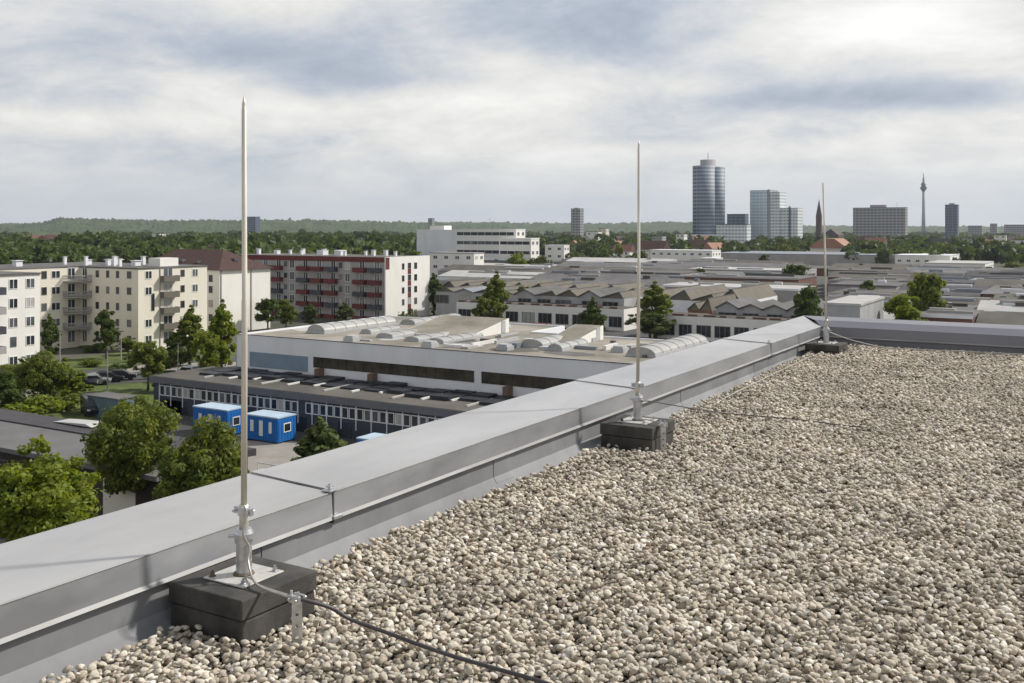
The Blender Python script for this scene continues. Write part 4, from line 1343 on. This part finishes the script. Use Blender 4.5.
def packed(where, p0, p1, y, yend, name, group, kinds, parts, hts, rs):
    R = random.Random(rs)
    row = 0
    while y < yend:
        dy = R.uniform(15, 24)
        x, xe = ony(p0, y), ony(p1, y)
        cuts = sorted(R.uniform(.25, .75) if parts == 2 else (k + 1 + R.uniform(-.2, .2)) / parts for k in range(parts - 1))
        edges = [x] + [x + (xe - x) * c for c in cuts] + [xe]
        for k in range(parts):
            a, b = edges[k], edges[k + 1] - 0.4
            rf = R.choice(kinds)
            pos = ['left', 'right'][k] if parts == 2 else ['left', 'middle', 'right'][k]
            t = thing(name, f'{ADJ[rf]} roofed {name.split("_")[-1]}, {pos} in the {ORD[row]} row {where}', name.split('_')[-1], ((a + b) / 2, y, ZG), group)
            zt = ZG + R.uniform(*hts)
            wl = R.choice(['grime', 'greyrender', 'grime', 'brick', 'palewhite'])
            d2 = dy - R.uniform(0.6, 3)
            MB().box(a, b, y, y + d2, ZG, zt - 0.3).build('wall', M[wl], t)
            style = R.random()
            if style < 0.4:
                up_ = R.uniform(.6, 1.6)
                MB().prism([(y - .2, zt - .297), (y + d2 + .2, zt - .297), (y + d2 * .5, zt + up_)], 'x', a - .1, b + .1).build('roof', M[rf], t)
                zf = lambda q: zt - .25 + (up_ + .3) * (1 - abs(q - .5) * 2)
            else:
                MB().box(a - .1, b + .1, y - .1, y + d2 + .1, zt - .297, zt).build('roof', M[rf], t)
                MB().box(a - .12, b + .12, y - .16, y - .102, zt - .35, zt + .12).build('roof_edge', M[R.choice(['palefelt', 'palewhite', 'greyfascia'])], t)
                zf = lambda q: zt
            for m in range(R.randint(2, 5)):
                q = R.uniform(.15, .8)
                xx = R.uniform(a + 1, max(a + 1.2, b - 6))
                ln = min(R.choice([1.2, 2, 4, 9, 14]), b - xx - .5)
                if ln < .5: continue
                z0_ = zf(q)
                MB().box(xx, xx + ln, y + d2 * q, y + d2 * q + R.uniform(.5, 1.4), z0_ - .25, z0_ + R.uniform(.2, .8)).build('roof_monitor', M[R.choice(['skylight', 'palewhite', 'greyroof', 'metalroof', 'palefelt', 'brownfelt'])], t)
        y += dy
        row += 1


packed('behind the back parapet', 828, 1064, 172, 385, 'storage_shed', 'sheds packed behind the back parapet', ['greyroof', 'greyroof', 'darkroof', 'metalroof', 'palefelt', 'shedroof', 'brownfelt'], 3, (5.4, 7.4), 3)
packed('behind the saw tooth roofs', 438, 800, 235, 400, 'factory_hall', 'halls packed behind the saw tooth roofs', ['greyroof', 'brownfelt', 'greyroof', 'shedroof', 'brownfelt', 'palefelt'], 3, (5.8, 7.6), 4)
flat('storage_shed', 'white walled shed left of the bright lower tree', 824, 860, 150, 303, 'grime', 'palefelt', 18, 'shed', gs)
workshop('storage_shed', 'grey gabled shed right of the tall green tree', ony(940, 150), ony(1000, 150), 150, 168, 3, 4.6, 1.3, roof='metalroof', wall='palewhite', gable=True, wins=False, group=gs)
workshop('storage_shed', 'row of dark saw tooth roofs at the right edge', ony(925, 122), ony(1070, 122), 122, 146, 10, 5.4, 0.8, roof='darkroof', cheek='palewhite', wins=False, group=gs)
# brick factories and long roofs further back
gf_ = 'factories behind the workshops'
flat('brick_factory', 'long red brown brick factory behind the workshops', 716, 905, 440, 268, 'brick', 'brownfelt', 30, 'factory', gf_)
flat('brick_factory', 'dark brick factory reaching the right edge', 906, 1060, 430, 273, 'brick', 'darkroof', 25, 'factory', gf_)
flat('brick_factory', 'orange brick block in front of the white sheds', 886, 912, 425, 266, 'brick2', 'brownfelt', 20, 'factory', gf_)
flat('long_hall', 'long grey blue metal roofed hall behind the brick factory', 712, 895, 560, 254, 'greyrender', 'metalroof', 60, 'hall', gf_)
flat('long_hall', 'white stepped sheds before the tower block', 895, 950, 520, 255, 'white', 'palewhite', 50, 'hall', gf_, rows=1)
flat('long_hall', 'low white sheds left of the dark brick factory', 925, 985, 470, 263, 'white', 'palefelt', 40, 'hall', gf_, rows=1)
flat('long_hall', 'pale long flat roof left of the white terraced houses', 566, 640, 460, 261, 'greyrender', 'palewhite', 20, 'hall', gf_)
flat('house_row', 'white terraced houses right of the middle rod', 650, 712, 540, 250, 'white', 'palewhite', 14, 'houses', 'white houses', rows=2)
flat('house_row', 'tall white house end beside the long metal roof', 700, 716, 500, 258, 'white', 'palewhite', 10, 'houses', 'white houses', rows=2)
t, x0, x1, ym, zt = flat('gable_house', 'big house with a wide terracotta roof near the farthest rod', 810, 846, 640, 248, 'cream', 'palewhite', 24, 'house')
MB().prism([(x0 - 1, zt + 0.003), (x1 + 1, zt + 0.003), (x1 - 7, zt + 6), (x0 + 7, zt + 6)], 'y', ym - 1, ym + 25).build('roof', M['terracotta'], t)
flat('orange_kiosk', 'orange and red clad booth behind the white wedge roof', 524, 536, 180, 325, 'orange', 'red', 4, 'booth')

# white office complex
to, ox0, ox1, oy, ozt = flat('office_building', 'large white office with ribbon windows behind the red block', 455, 516, 440, 229, 'white', 'palewhite', 8, 'building', 'white offices', rows=5, wz=1.7, strips=1)
MB().box(ox0 - 22, ox0 - 0.01, oy + 1, oy + 12, ZG, ozt - 0.3).build('blank_wing', M['palewhite'], to)
MB().box(ox0 - 16, ox0 - 8, oy + 3, oy + 9, ozt - 0.297, ozt + 1.5).build('roof_house', M['white'], to)
flat('office_building', 'lower white office wing in front with two window bands', 499, 531, 420, 238, 'white', 'palewhite', 7, 'building', 'white offices', rows=4, wz=1.6, strips=1)
flat('office_building', 'small white office with square windows left of the tree clump', 430, 474, 385, 252.5, 'white', 'greyrender', 7, 'building', 'white offices', rows=3, wz=1.4)
flat('office_building', 'white four window house right of the tree clump', 545, 564, 520, 245, 'white', 'palewhite', 6, 'building', 'white offices', rows=3, wz=1.5)

# ------------------------------------------------------------------ skyline
def cyl(cx, cy, r, z0, z1, n=40):
    return MB().tube([(cx, cy, z0), (cx, cy, z1)], r, n)


d = 1100
tw = thing('office_tower', 'tall round grey blue glass tower on the skyline', 'tower', (*W(709, d), ZG))
c1, c2, c3 = W(704, d), W(715.5, d + 6), W(708, d + 8)
zt1 = ZC + (HOR - 166) / 1000 * d
cyl(*c1, 12.4, ZG, zt1).build('glass_cylinder', M['towerglass'], tw, True)
cyl(*c2, 10.5, ZG, zt1 - 1).build('glass_cylinder', M['towerglass'], tw, True)
cyl(*c3, 8.5, ZG, ZC + (HOR - 159.5) / 1000 * d).build('core', M['towerconc'], tw, True)
MB().tube([(*c3, zt1), (*c3, zt1 + 15)], 0.35, 6).build('antenna', M['towerconc'], tw)
bs_ = MB().box(c1[0] - 5, c1[0] + 40, c1[1] - 25, c1[1] - 5, ZG, ZG + 14)
bs_.build('podium', M['glasswhite'], tw)

d = 1150
gb = thing('office_block', 'pale blue glass office block right of the round tower', 'building', (*W(770, d), ZG))
xm, ym = W(766, d)
xl, xr_ = ony(750, ym), ony(767, ym)
MB().box(xl, xr_, ym, ym + 26, ZG, ZC + (HOR - 190) / 1000 * d).build('glass_front', M['glassblue'], gb)
MB().box(xr_ + 0.01, xr_ + 3, ym + 1, ym + 33, ZG, ZC + (HOR - 189.5) / 1000 * d).build('core', M['towerconc'], gb)
MB().box(xr_ + 3.01, xr_ + 14, ym + 2, ym + 28, ZG, ZC + (HOR - 192) / 1000 * d).build('white_front', M['glasswhite'], gb)
MB().box(xr_ + 14.01, xr_ + 34, ym + 4, ym + 26, ZG, ZC + (HOR - 208) / 1000 * d).build('white_wing', M['glasswhite'], gb)
MB().box(xr_ + 24, xr_ + 26, ym + 3, ym + 4 - .01, ZG, ZC + (HOR - 206.5) / 1000 * d).build('stair_core', M['darkgrid'], gb)


def far_block(name, label, px0, px1, top, d, m, dy=20, cat='building', group=None, bump=None, base=None):
    xm, ym = W((px0 + px1) / 2, d)
    x0, x1 = ony(px0, ym), ony(px1, ym)
    zt = ZC + (HOR - top) / 1000 * d
    # the long side faces the camera; shorten for the receding end face
    dy = min(dy, (x1 - x0) * 0.8)
    x1b = x1 - dy * 0.55
    t = thing(name, label, cat, ((x0 + x1b) / 2, ym, ZG), group)
    MB().box(x0, x1b, ym, ym + dy, ZG, zt).build('wall', M[m], t)
    MB().box(x0 - .3, x1b + .3, ym - .3, ym + dy + .3, zt + 0.01, zt + 0.8).build('roof', M['greyfascia'], t)
    if bump:
        a, b, h = bump
        MB().box(x0 + (x1b - x0) * a, x0 + (x1b - x0) * b, ym + dy * .2, ym + dy * .8, zt + 0.81, zt + h).build('roof_house', M['towerconc'], t)
    return t


gsk = 'far blocks on the skyline'
far_block('office_block', 'wide grey slab block left of the television tower', 853, 913, 208, 1400, 'slabgrid', 18, group=gsk, bump=(.32, .62, 4.5))
far_block('office_block', 'narrow dark blue block right of the television tower', 945, 964, 205, 1500, 'darkgrid', 16, group=gsk, bump=(.3, .7, 3))
far_block('office_block', 'grey mass between the round tower and the glass block', 727, 751, 214.5, 1300, 'darkgrid', 14, group=gsk)
far_block('office_block', 'low white offices at the foot of the round tower', 716, 754, 225, 1050, 'glasswhite', 14, group=gsk)
far_block('residential_tower', 'distant grey tower block near the middle of the skyline', 571, 584, 209, 1500, 'slabgrid', 12, group=gsk, bump=(.3, .6, 2))
far_block('residential_tower', 'distant reddish grey tower left of the nearest rod', 246, 258, 217, 1900, 'darkgrid', 12, group=gsk)
far_block('residential_tower', 'tiny distant block far left of the round tower', 428, 434, 218.5, 2200, 'slabgrid', 9, group=gsk)
far_block('residential_tower', 'small far block at the right edge of the skyline', 990, 1000, 224, 1900, 'slabgrid', 10, group=gsk)
far_block('residential_tower', 'long low far block close to the right edge', 1004, 1030, 225, 2000, 'slabgrid', 12, group=gsk)
far_block('residential_tower', 'pale low block right of the dark blue block', 968, 986, 226, 1800, 'slabgrid', 12, group=gsk)

gfw = 'pale blocks in the wooded town'
for px0, px1, top, d_, m_, lb in (
        (108, 124, 236.5, 900, 'white', 'long pale block in the wood above the cream roof vents'), (134, 150, 237, 950, 'cream', 'cream block in the wood left of the brown hip roof'),
        (152, 166, 233.5, 1150, 'white', 'pale block under the ridge left of the brown hip roof'), (276, 296, 240, 780, 'white', 'pale long block above the left end of the red block'),
        (304, 318, 237.5, 900, 'cream', 'cream block in the wood above the red block'), (352, 372, 239, 800, 'greyrender', 'grey block in the wood above the red block end'),
        (586, 604, 231.5, 900, 'white', 'white stepped block below the distant grey tower'), (598, 612, 228.5, 1100, 'cream', 'cream block right of the distant grey tower'),
        (652, 668, 236, 760, 'greyrender', 'grey block above the white terraced houses'), (676, 690, 234, 900, 'white', 'white block left of the round tower foot'),
        (962, 985, 238, 800, 'greyrender', 'grey long block right of the white stepped sheds'), (994, 1012, 235, 950, 'cream', 'cream block in the wood near the right edge'), (1010, 1040, 240, 760, 'white', 'white block cut by the right edge in the wood')):
    t_, x0_, x1_, ym_, zt_ = flat('apartment_block', lb, px0, px1 - 6, d_, top, m_, 'brownroof' if px0 % 4 else 'greyroof', 8, 'building', gfw, rows=4, wz=1.5)

d = 2600
x, y = W(923.5, d)
tv = thing('television_tower', 'slender television tower on the right skyline', 'tower', (x, y, ZG))
zp = ZC + (HOR - 187) / 1000 * d
MB().tube([(x, y, ZG), (x, y, zp * .4), (x, y, zp)], [5.6, 3.8, 3.0], 20).build('shaft', M['towerconc'], tv, True)
MB().tube([(x, y, zp - 12), (x, y, zp - 6), (x, y, zp - 5.9), (x, y, zp), (x, y, zp + .1), (x, y, zp + 6), (x, y, zp + 6.1), (x, y, zp + 12)], [3.2, 6.5, 8.2, 8.2, 5.5, 5.5, 7.4, 3.6], 20).build('pod', M['darkgrid'], tv)
MB().tube([(x, y, zp + 12), (x, y, zp + 24), (x, y, zp + 24.1), (x, y, ZC + (HOR - 173) / 1000 * d)], [2.6, 2.2, 1.1, 0.7], 10).build('antenna', M['towerconc'], tv)
d = 1300
x, y = W(819, d)
ch = thing('church', 'dark church spire just behind the farthest rod', 'church', (x, y, ZG))
zc_ = ZC + (HOR - 217) / 1000 * d
MB().box(x - 3.2, x + 3.2, y - 3.2, y + 3.2, ZG, zc_).build('tower', M['spire'], ch)
sp = MB()
sp.v = [(x - 3.5, y - 3.5, zc_ + .01), (x + 3.5, y - 3.5, zc_ + .01), (x + 3.5, y + 3.5, zc_ + .01), (x - 3.5, y + 3.5, zc_ + .01), (x, y, ZC + (HOR - 199) / 1000 * d)]
sp.f = [(0, 1, 4), (1, 2, 4), (2, 3, 4), (3, 0, 4), (3, 2, 1, 0)]
sp.build('spire', M['spire'], ch)
nv = MB().prism([(x + 5, ZG), (x + 25, ZG), (x + 25, ZG + 12), (x + 15, ZG + 20), (x + 5, ZG + 12)], 'y', y - 2, y + 30)
nv.build('nave', M['spire'], ch)
for px, h, d, lab in ((490, 26, 2500, 'thin far mast left of the distant grey tower block'), (897, 70, 2700, 'thin lattice mast beside the grey slab block')):
    x, y = W(px, d)
    MBm = MB().tube([(x, y, ZG), (x, y, ZC + h)], [1.2, 0.4], 6)
    tag(MBm.build('radio_mast', M['towerconc']), lab, 'mast', 'radio masts on the skyline')


# ------------------------------------------------------------------ belt of trees, houses and hills
def canopy(name, n, dmin, dmax, px0, px1, hmin, hmax, wmin, wmax, leaves, label, m='leaffar', seed=5, power=1.0, dens=None):
    r = np.random.default_rng(seed)
    Vs = []
    for k in range(n):
        d_ = dmin + (dmax - dmin) * r.random() ** power
        px = r.uniform(px0, px1)
        if dens is not None and not dens(px, d_): continue
        x, y = W(px, d_)
        hh, ww = r.uniform(hmin, hmax), r.uniform(wmin, wmax)
        nl = leaves
        dr = r.normal(0, 1, (nl, 3)); dr /= np.linalg.norm(dr, axis=1)[:, None]
        dr[:, 2] = np.abs(dr[:, 2]) * 1.0 - 0.25
        nlb = 5
        lc = r.normal(0, 0.32, (nlb, 3)); li = r.integers(0, nlb, nl)
        pos = (lc[li] + dr * 0.62) * np.array([ww / 2, ww / 2, hh * 0.42]) + np.array([x, y, ZG + hh * 0.55])
        nrm = dr + r.normal(0, 0.4, dr.shape); nrm /= np.linalg.norm(nrm, axis=1)[:, None]
        a = np.cross(nrm, r.normal(0, 1, dr.shape)); a /= np.linalg.norm(a, axis=1)[:, None] + 1e-9
        b = np.cross(nrm, a)
        s = ww * 0.16 * (0.6 + 0.8 * r.random(nl))[:, None]
        Vs.append(np.stack([pos - a * s, pos - b * s * .7, pos + a * s, pos + b * s * .7], 1).reshape(-1, 3))
    V = np.concatenate(Vs)
    o = big_mesh(name, V, np.arange(len(V)).reshape(-1, 4), M[m])
    return tag(o, label, None, None, 'stuff')


canopy('distant_wood', 760, 620, 1900, -60, 440, 9, 16, 13, 24, 110, 'dark wood beyond the apartment blocks', seed=21, power=1.3, dens=lambda p, d_: not (28 < p < 104 and d_ > 760))
canopy('distant_wood', 260, 430, 640, -40, 440, 9, 14, 9, 14, 110, 'nearer green wood behind the apartment roofs', 'leafd', seed=22)
canopy('distant_wood', 620, 700, 2600, 430, 700, 8, 14, 10, 18, 70, 'wooded town behind the white offices', seed=23, power=1.2)
canopy('distant_wood', 620, 680, 2600, 690, 1100, 8, 13, 10, 18, 70, 'wooded town below the skyline towers', seed=24, power=1.2)
canopy('distant_wood', 240, 520, 1000, 850, 1080, 8, 12, 9, 14, 90, 'dark wood at the right behind the factories', seed=28)
canopy('distant_wood', 60, 560, 760, 860, 1080, 8, 12, 9, 13, 110, 'green clumps behind the white sheds', 'leafd', seed=26)

gt = 'trees in the wooded belt'
zone = lambda p: 'behind the apartment roofs' if p < 260 else 'behind the red block' if p < 430 else 'beside the white offices' if p < 570 else 'beyond the flat roof halls' if p < 720 else 'at the foot of the skyline towers' if p < 860 else 'behind the white stepped sheds'
belt = [(20, 470), (48, 520), (85, 500), (118, 480), (150, 530), (210, 520), (238, 470), (275, 500), (300, 520), (325, 480), (352, 500), (380, 530), (405, 500),
        (522, 402), (531, 405), (541, 400), (551, 404), (516, 408), (575, 560), (590, 600), (605, 520), (620, 610), (640, 560), (575, 470), (632, 500), (690, 620),
        (735, 700), (752, 660), (768, 690), (784, 640), (800, 700), (745, 620), (855, 640), (872, 700), (888, 650), (905, 690), (925, 620), (940, 660), (960, 600), (985, 640), (1005, 600)]
for i, (px, d_) in enumerate(belt):
    hh = random.uniform(9, 13.5)
    top = HOR + (HG - hh) / d_ * 1000
    shade = ['leafd', 'leafm', 'leafd', 'leafo'][i % 4]
    adj = {'leafd': 'dark green', 'leafm': 'mid green', 'leafo': 'olive'}[shade]
    tree(px, d_, top, random.uniform(8, 11) / d_ * 1000, 'far_a' if i % 2 else 'far_b', shade, adj + ' rounded tree ' + zone(px), gt)


HP = {}


def house(px, d_, roof, wall, label, s=1.0, rot=0.0):
    key = (roof, wall)
    x, y = W(px, d_)
    if key not in HP:
        t = thing('house', label, 'house', (0, 0, 0), 'small houses in the wooded town')
        MB().box(-6, 6, -4.5, 4.5, 0, 6).build('wall', M[wall], t)
        MB().prism([(-5.2, 6.003), (5.2, 6.003), (0, 10.2)], 'x', -6.6, 6.6).build('roof', M[roof], t)
        for xx in (-3.6, 0, 3.6):
            for zz in (1.2, 3.9):
                window(t, '-y', -4.5, xx, zz, 1.2, 1.4)
        HP[key] = t
    else:
        t = copy_tree(HP[key])
        t['label'] = label
    t.location = (x, y, ZG)
    t.scale = (s, s, s)
    t.rotation_euler[2] = rot
    return t


cn = {'redroof': 'red', 'brownroof': 'brown', 'darkroof': 'dark', 'terracotta': 'terracotta', 'white': 'white', 'cream': 'cream'}
random.seed(5)
for i in range(74):
    if i < 16:
        px, d_ = 34 + i * 4.2 + random.uniform(-2, 2), 1150 + random.uniform(-30, 30)
        ro, wa = 'redroof', 'white'
        lb = 'small white house with red roof in the row beyond the left wood'
    else:
        px = random.choice([random.uniform(120, 420), random.uniform(430, 720), random.uniform(560, 720), random.uniform(850, 1060)])
        d_ = random.uniform(620, 1500)
        ro, wa = random.choice(['redroof', 'brownroof', 'darkroof', 'brownroof', 'terracotta']), random.choice(['white', 'cream', 'white'])
        lb = f'small {cn[wa]} house with {cn[ro]} roof ' + ('in the left wood' if px < 430 else 'in the middle of the wooded town' if px < 720 else 'in the right part of the wooded town')
    house(px, d_, ro, wa, lb, random.uniform(.9, 1.35), random.choice([0, 0.4, 1.57, -0.6, 1.1]))


def hill(name, d0, d1, pxs, tops, seed, m='wood', bumps=5.0):
    """a real ridge: rises from the plain at d0 to its crest at d1 and falls behind it"""
    r = np.random.default_rng(seed)
    NX, NY = 520, 34
    V = np.zeros((NY, NX, 3))
    px = np.linspace(pxs[0], pxs[-1], NX)
    top = np.interp(px, pxs, tops)
    crest = (HOR - top) / 1000 * d1 + HG
    nb = np.convolve(r.normal(0, 1, NX + 8), np.ones(4) / 4, 'same')[4:-4]
    for j in range(NY):
        t = j / (NY - 1)
        d_ = d0 + (d1 - d0) * 1.5 * t
        prof = np.clip(t * 1.5, 0, 1)
        prof = prof ** 1.1 if t * 1.5 < 1 else 1 - (t * 1.5 - 1) * 1.6
        for i in range(NX):
            x, y = W(px[i], d_)
            V[j, i] = (x, y, ZG - 1 + crest[i] * prof + r.normal(0, 1) * bumps * (0.5 if 0 < j < NY - 1 else 0) * min(1, prof + .2) + nb[i] * bumps * .4 * prof)
    idx = np.arange(NX * NY).reshape(NY, NX)
    F = np.stack([idx[:-1, :-1], idx[:-1, 1:], idx[1:, 1:], idx[1:, :-1]], -1).reshape(-1, 4)
    o = big_mesh(name, V.reshape(-1, 3), F, M[m])
    return tag(o, kind='structure')


hill('hill', 2100, 3400, [-150, 0, 40, 60, 80, 160, 300, 380, 440, 520], [222.5, 223.5, 222.5, 217.5, 218.0, 220, 219.5, 221, 223.5, 227], 31)
hill('hill', 2600, 4200, [330, 420, 460, 520, 600, 660, 720, 800, 900, 1000, 1160], [224, 222.5, 221.5, 222.5, 223.5, 221.5, 223, 225.5, 226, 226.5, 226], 32)

# ------------------------------------------------------------------ air
hz = MB().box(-5200, 5200, -5200, 5200, ZG - 1.0, 175)
hzo = hz.build('haze', None)
hm = bpy.data.materials.new('haze_air')
hm.use_nodes = True
nt = hm.node_tree
for n in list(nt.nodes): nt.nodes.remove(n)
out = nt.nodes.new('ShaderNodeOutputMaterial')
pv = nt.nodes.new('ShaderNodeVolumePrincipled')
pv.inputs['Color'].default_value = (0.80, 0.88, 1.0, 1)
pv.inputs['Density'].default_value = 0.00006
pv.inputs['Anisotropy'].default_value = 0.3
nt.links.new(pv.outputs[0], out.inputs['Volume'])
hzo.data.materials.clear()
hzo.data.materials.append(hm)
tag(hzo, 'thin blue haze over the town', None, None, 'stuff')

# ------------------------------------------------------------------ sky, sun, camera
SUN_EL = 42.0
sh = Vector((0.64, 0.77, 0)).normalized()
sun_dir = Vector((sh.x * math.cos(R_(SUN_EL)), sh.y * math.cos(R_(SUN_EL)), math.sin(R_(SUN_EL))))
w = bpy.data.worlds.new('World')
sc.world = w
w.use_nodes = True
nt = w.node_tree
for n in list(nt.nodes): nt.nodes.remove(n)
L = nt.links.new
out = nt.nodes.new('ShaderNodeOutputWorld')
bg = nt.nodes.new('ShaderNodeBackground')
bg.inputs['Strength'].default_value = 0.1
sky = nt.nodes.new('ShaderNodeTexSky')
sky.sky_type = 'NISHITA'
sky.sun_disc = False
sky.sun_elevation = R_(SUN_EL)
sky.sun_rotation = math.atan2(sh.x, sh.y)
sky.air_density = 1.0
sky.dust_density = 2.0
tc = nt.nodes.new('ShaderNodeTexCoord')
sx = nt.nodes.new('ShaderNodeSeparateXYZ')
L(tc.outputs['Generated'], sx.inputs[0])


def math_(op, a, b=None, c=None):
    n = nt.nodes.new('ShaderNodeMath'); n.operation = op
    for i, v in enumerate((a, b, c)):
        if v is None: continue
        if isinstance(v, (int, float)): n.inputs[i].default_value = v
        else: L(v, n.inputs[i])
    return n.outputs[0]


def ramp(sock, stops):
    r = nt.nodes.new('ShaderNodeValToRGB')
    e = r.color_ramp.elements
    e[0].position, e[0].color = stops[0][0], (*stops[0][1], 1)
    e[1].position, e[1].color = stops[-1][0], (*stops[-1][1], 1)
    for p, c in stops[1:-1]:
        q = e.new(p); q.color = (*c, 1)
    L(sock, r.inputs['Fac'])
    return r.outputs['Color']


def mixc(f, a, b, mode='MIX'):
    n = nt.nodes.new('ShaderNodeMix'); n.data_type = 'RGBA'; n.blend_type = mode
    n.clamp_factor = True
    if isinstance(f, (int, float)): n.inputs['Factor'].default_value = f
    else: L(f, n.inputs['Factor'])
    for k, v in (('A', a), ('B', b)):
        if isinstance(v, tuple): n.inputs[k].default_value = (*v, 1)
        else: L(v, n.inputs[k])
    return n.outputs['Result']


X, Y, Z = sx.outputs
el = math_('ARCSINE', Z)                       # radians
az = math_('ADD', math_('ARCTAN2', X, Y), TH)  # 0 along the view axis' compass bearing, + to the right
az = math_('WRAP', az, math.pi, -math.pi)
cv = nt.nodes.new('ShaderNodeCombineXYZ')
zz = math_('ADD', math_('MAXIMUM', Z, 0.0), 0.27)
L(math_('DIVIDE', X, zz), cv.inputs[0]); L(math_('DIVIDE', Y, zz), cv.inputs[1])


def noise(vec, scale, detail, rough, off):
    mp = nt.nodes.new('ShaderNodeMapping'); mp.inputs['Location'].default_value = off
    L(vec, mp.inputs['Vector'])
    n = nt.nodes.new('ShaderNodeTexNoise')
    n.inputs['Scale'].default_value = scale; n.inputs['Detail'].default_value = detail; n.inputs['Roughness'].default_value = rough
    n.inputs['Distortion'].default_value = 0.3
    L(mp.outputs[0], n.inputs['Vector'])
    return n.outputs['Fac']


nA = noise(cv.outputs[0], 1.0, 8, 0.58, (3.1, 1.7, 0))
nB = noise(cv.outputs[0], 2.8, 9, 0.66, (7.4, 2.2, 3.0))


def blob(a0, e0, sa, se, amp):
    """soft cloud mass round a compass bearing and height"""
    p = math_('MULTIPLY', math_('SUBTRACT', az, R_(a0)), 1 / R_(sa))
    q = math_('MULTIPLY', math_('SUBTRACT', el, R_(e0)), 1 / R_(se))
    r2 = math_('ADD', math_('MULTIPLY', p, p), math_('MULTIPLY', q, q))
    return math_('MULTIPLY', math_('EXPONENT', math_('MULTIPLY', r2, -1.0)), amp)


dens = math_('ADD', math_('ADD', math_('MULTIPLY', nA, 0.75), -0.07), math_('MULTIPLY', nB, 0.56))
# + = brighter, - = thicker and darker cloud
for bl in ((-16, 9.7, 10, 1.4, -0.22), (-7, 8.3, 7, 0.8, -0.16), (6, 10.5, 8, 1.5, -0.08), (-20, 11.6, 8, 1.2, -0.08), (0, 7.3, 7, 1.0, 0.12), (20, 10.9, 7.0, 2.2, 0.32), (15, 7.1, 9, 0.8, -0.17), (25, 6.9, 7, 0.7, -0.12), (4, 8.8, 7, 1.4, 0.10), (8, 4.3, 14, 0.55, 0.09), (-22, 5.8, 12, 0.8, 0.10)):
    dens = math_('ADD', dens, blob(*bl))
cloud = ramp(dens, [(0.32, (3.9, 4.4, 5.3)), (0.44, (5.2, 5.7, 6.5)), (0.53, (6.9, 7.05, 7.35)), (0.63, (8.6, 8.45, 8.15)), (0.82, (11.0, 10.8, 10.4))])
# towards the horizon the cloud sheet melts into pale air
hzf = nt.nodes.new('ShaderNodeMapRange'); hzf.interpolation_type = 'SMOOTHSTEP'
hzf.inputs['From Min'].default_value = R_(0.3); hzf.inputs['From Max'].default_value = R_(6.0)
hzf.inputs['To Min'].default_value = 0.82; hzf.inputs['To Max'].default_value = 0.0
L(el, hzf.inputs['Value'])
c2 = mixc(hzf.outputs[0], cloud, (6.5, 6.95, 7.5))
# unseen sky high overhead, darkened to cut the ambient light and deepen shade
ov = nt.nodes.new('ShaderNodeMapRange'); ov.interpolation_type = 'SMOOTHSTEP'
ov.inputs['From Min'].default_value = R_(16); ov.inputs['From Max'].default_value = R_(45)
ov.inputs['To Min'].default_value = 0.0; ov.inputs['To Max'].default_value = 0.75
L(el, ov.inputs['Value'])
c2 = mixc(ov.outputs[0], c2, (3.5, 3.9, 4.7))
fin = mixc(0.9, sky.outputs[0], c2)
L(fin, bg.inputs['Color'])
L(bg.outputs[0], out.inputs['Surface'])

sl = bpy.data.lights.new('sun', 'SUN')
sl.energy = 4.5
sl.angle = R_(2.8)
sl.color = (1.0, 0.955, 0.885)
so = bpy.data.objects.new('sun', sl)
COL.objects.link(so)
so.rotation_euler = sun_dir.to_track_quat('Z', 'Y').to_euler()

cam = bpy.data.cameras.new('camera')
co = bpy.data.objects.new('camera', cam)
COL.objects.link(co)
co.location = (0, 0, ZC)
co.rotation_euler = (R_(90), 0, TH)
cam.sensor_width = 36.0
cam.lens = 1000 / 1024 * 36.0
cam.shift_y = -(341.5 - HOR) / 1024
cam.clip_start = 0.05
cam.clip_end = 20000
sc.camera = co

sc.view_settings.view_transform = 'Standard'
sc.view_settings.look = 'None'
sc.view_settings.exposure = 0.0
sc.view_settings.gamma = 1.0
sc.view_settings.use_curve_mapping = False
sc.cycles.max_bounces = 6
sc.cycles.diffuse_bounces = 3
sc.cycles.volume_bounces = 0
sc.cycles.use_denoising = True
for o in bpy.data.objects:
    if '_o' in o: del o['_o']
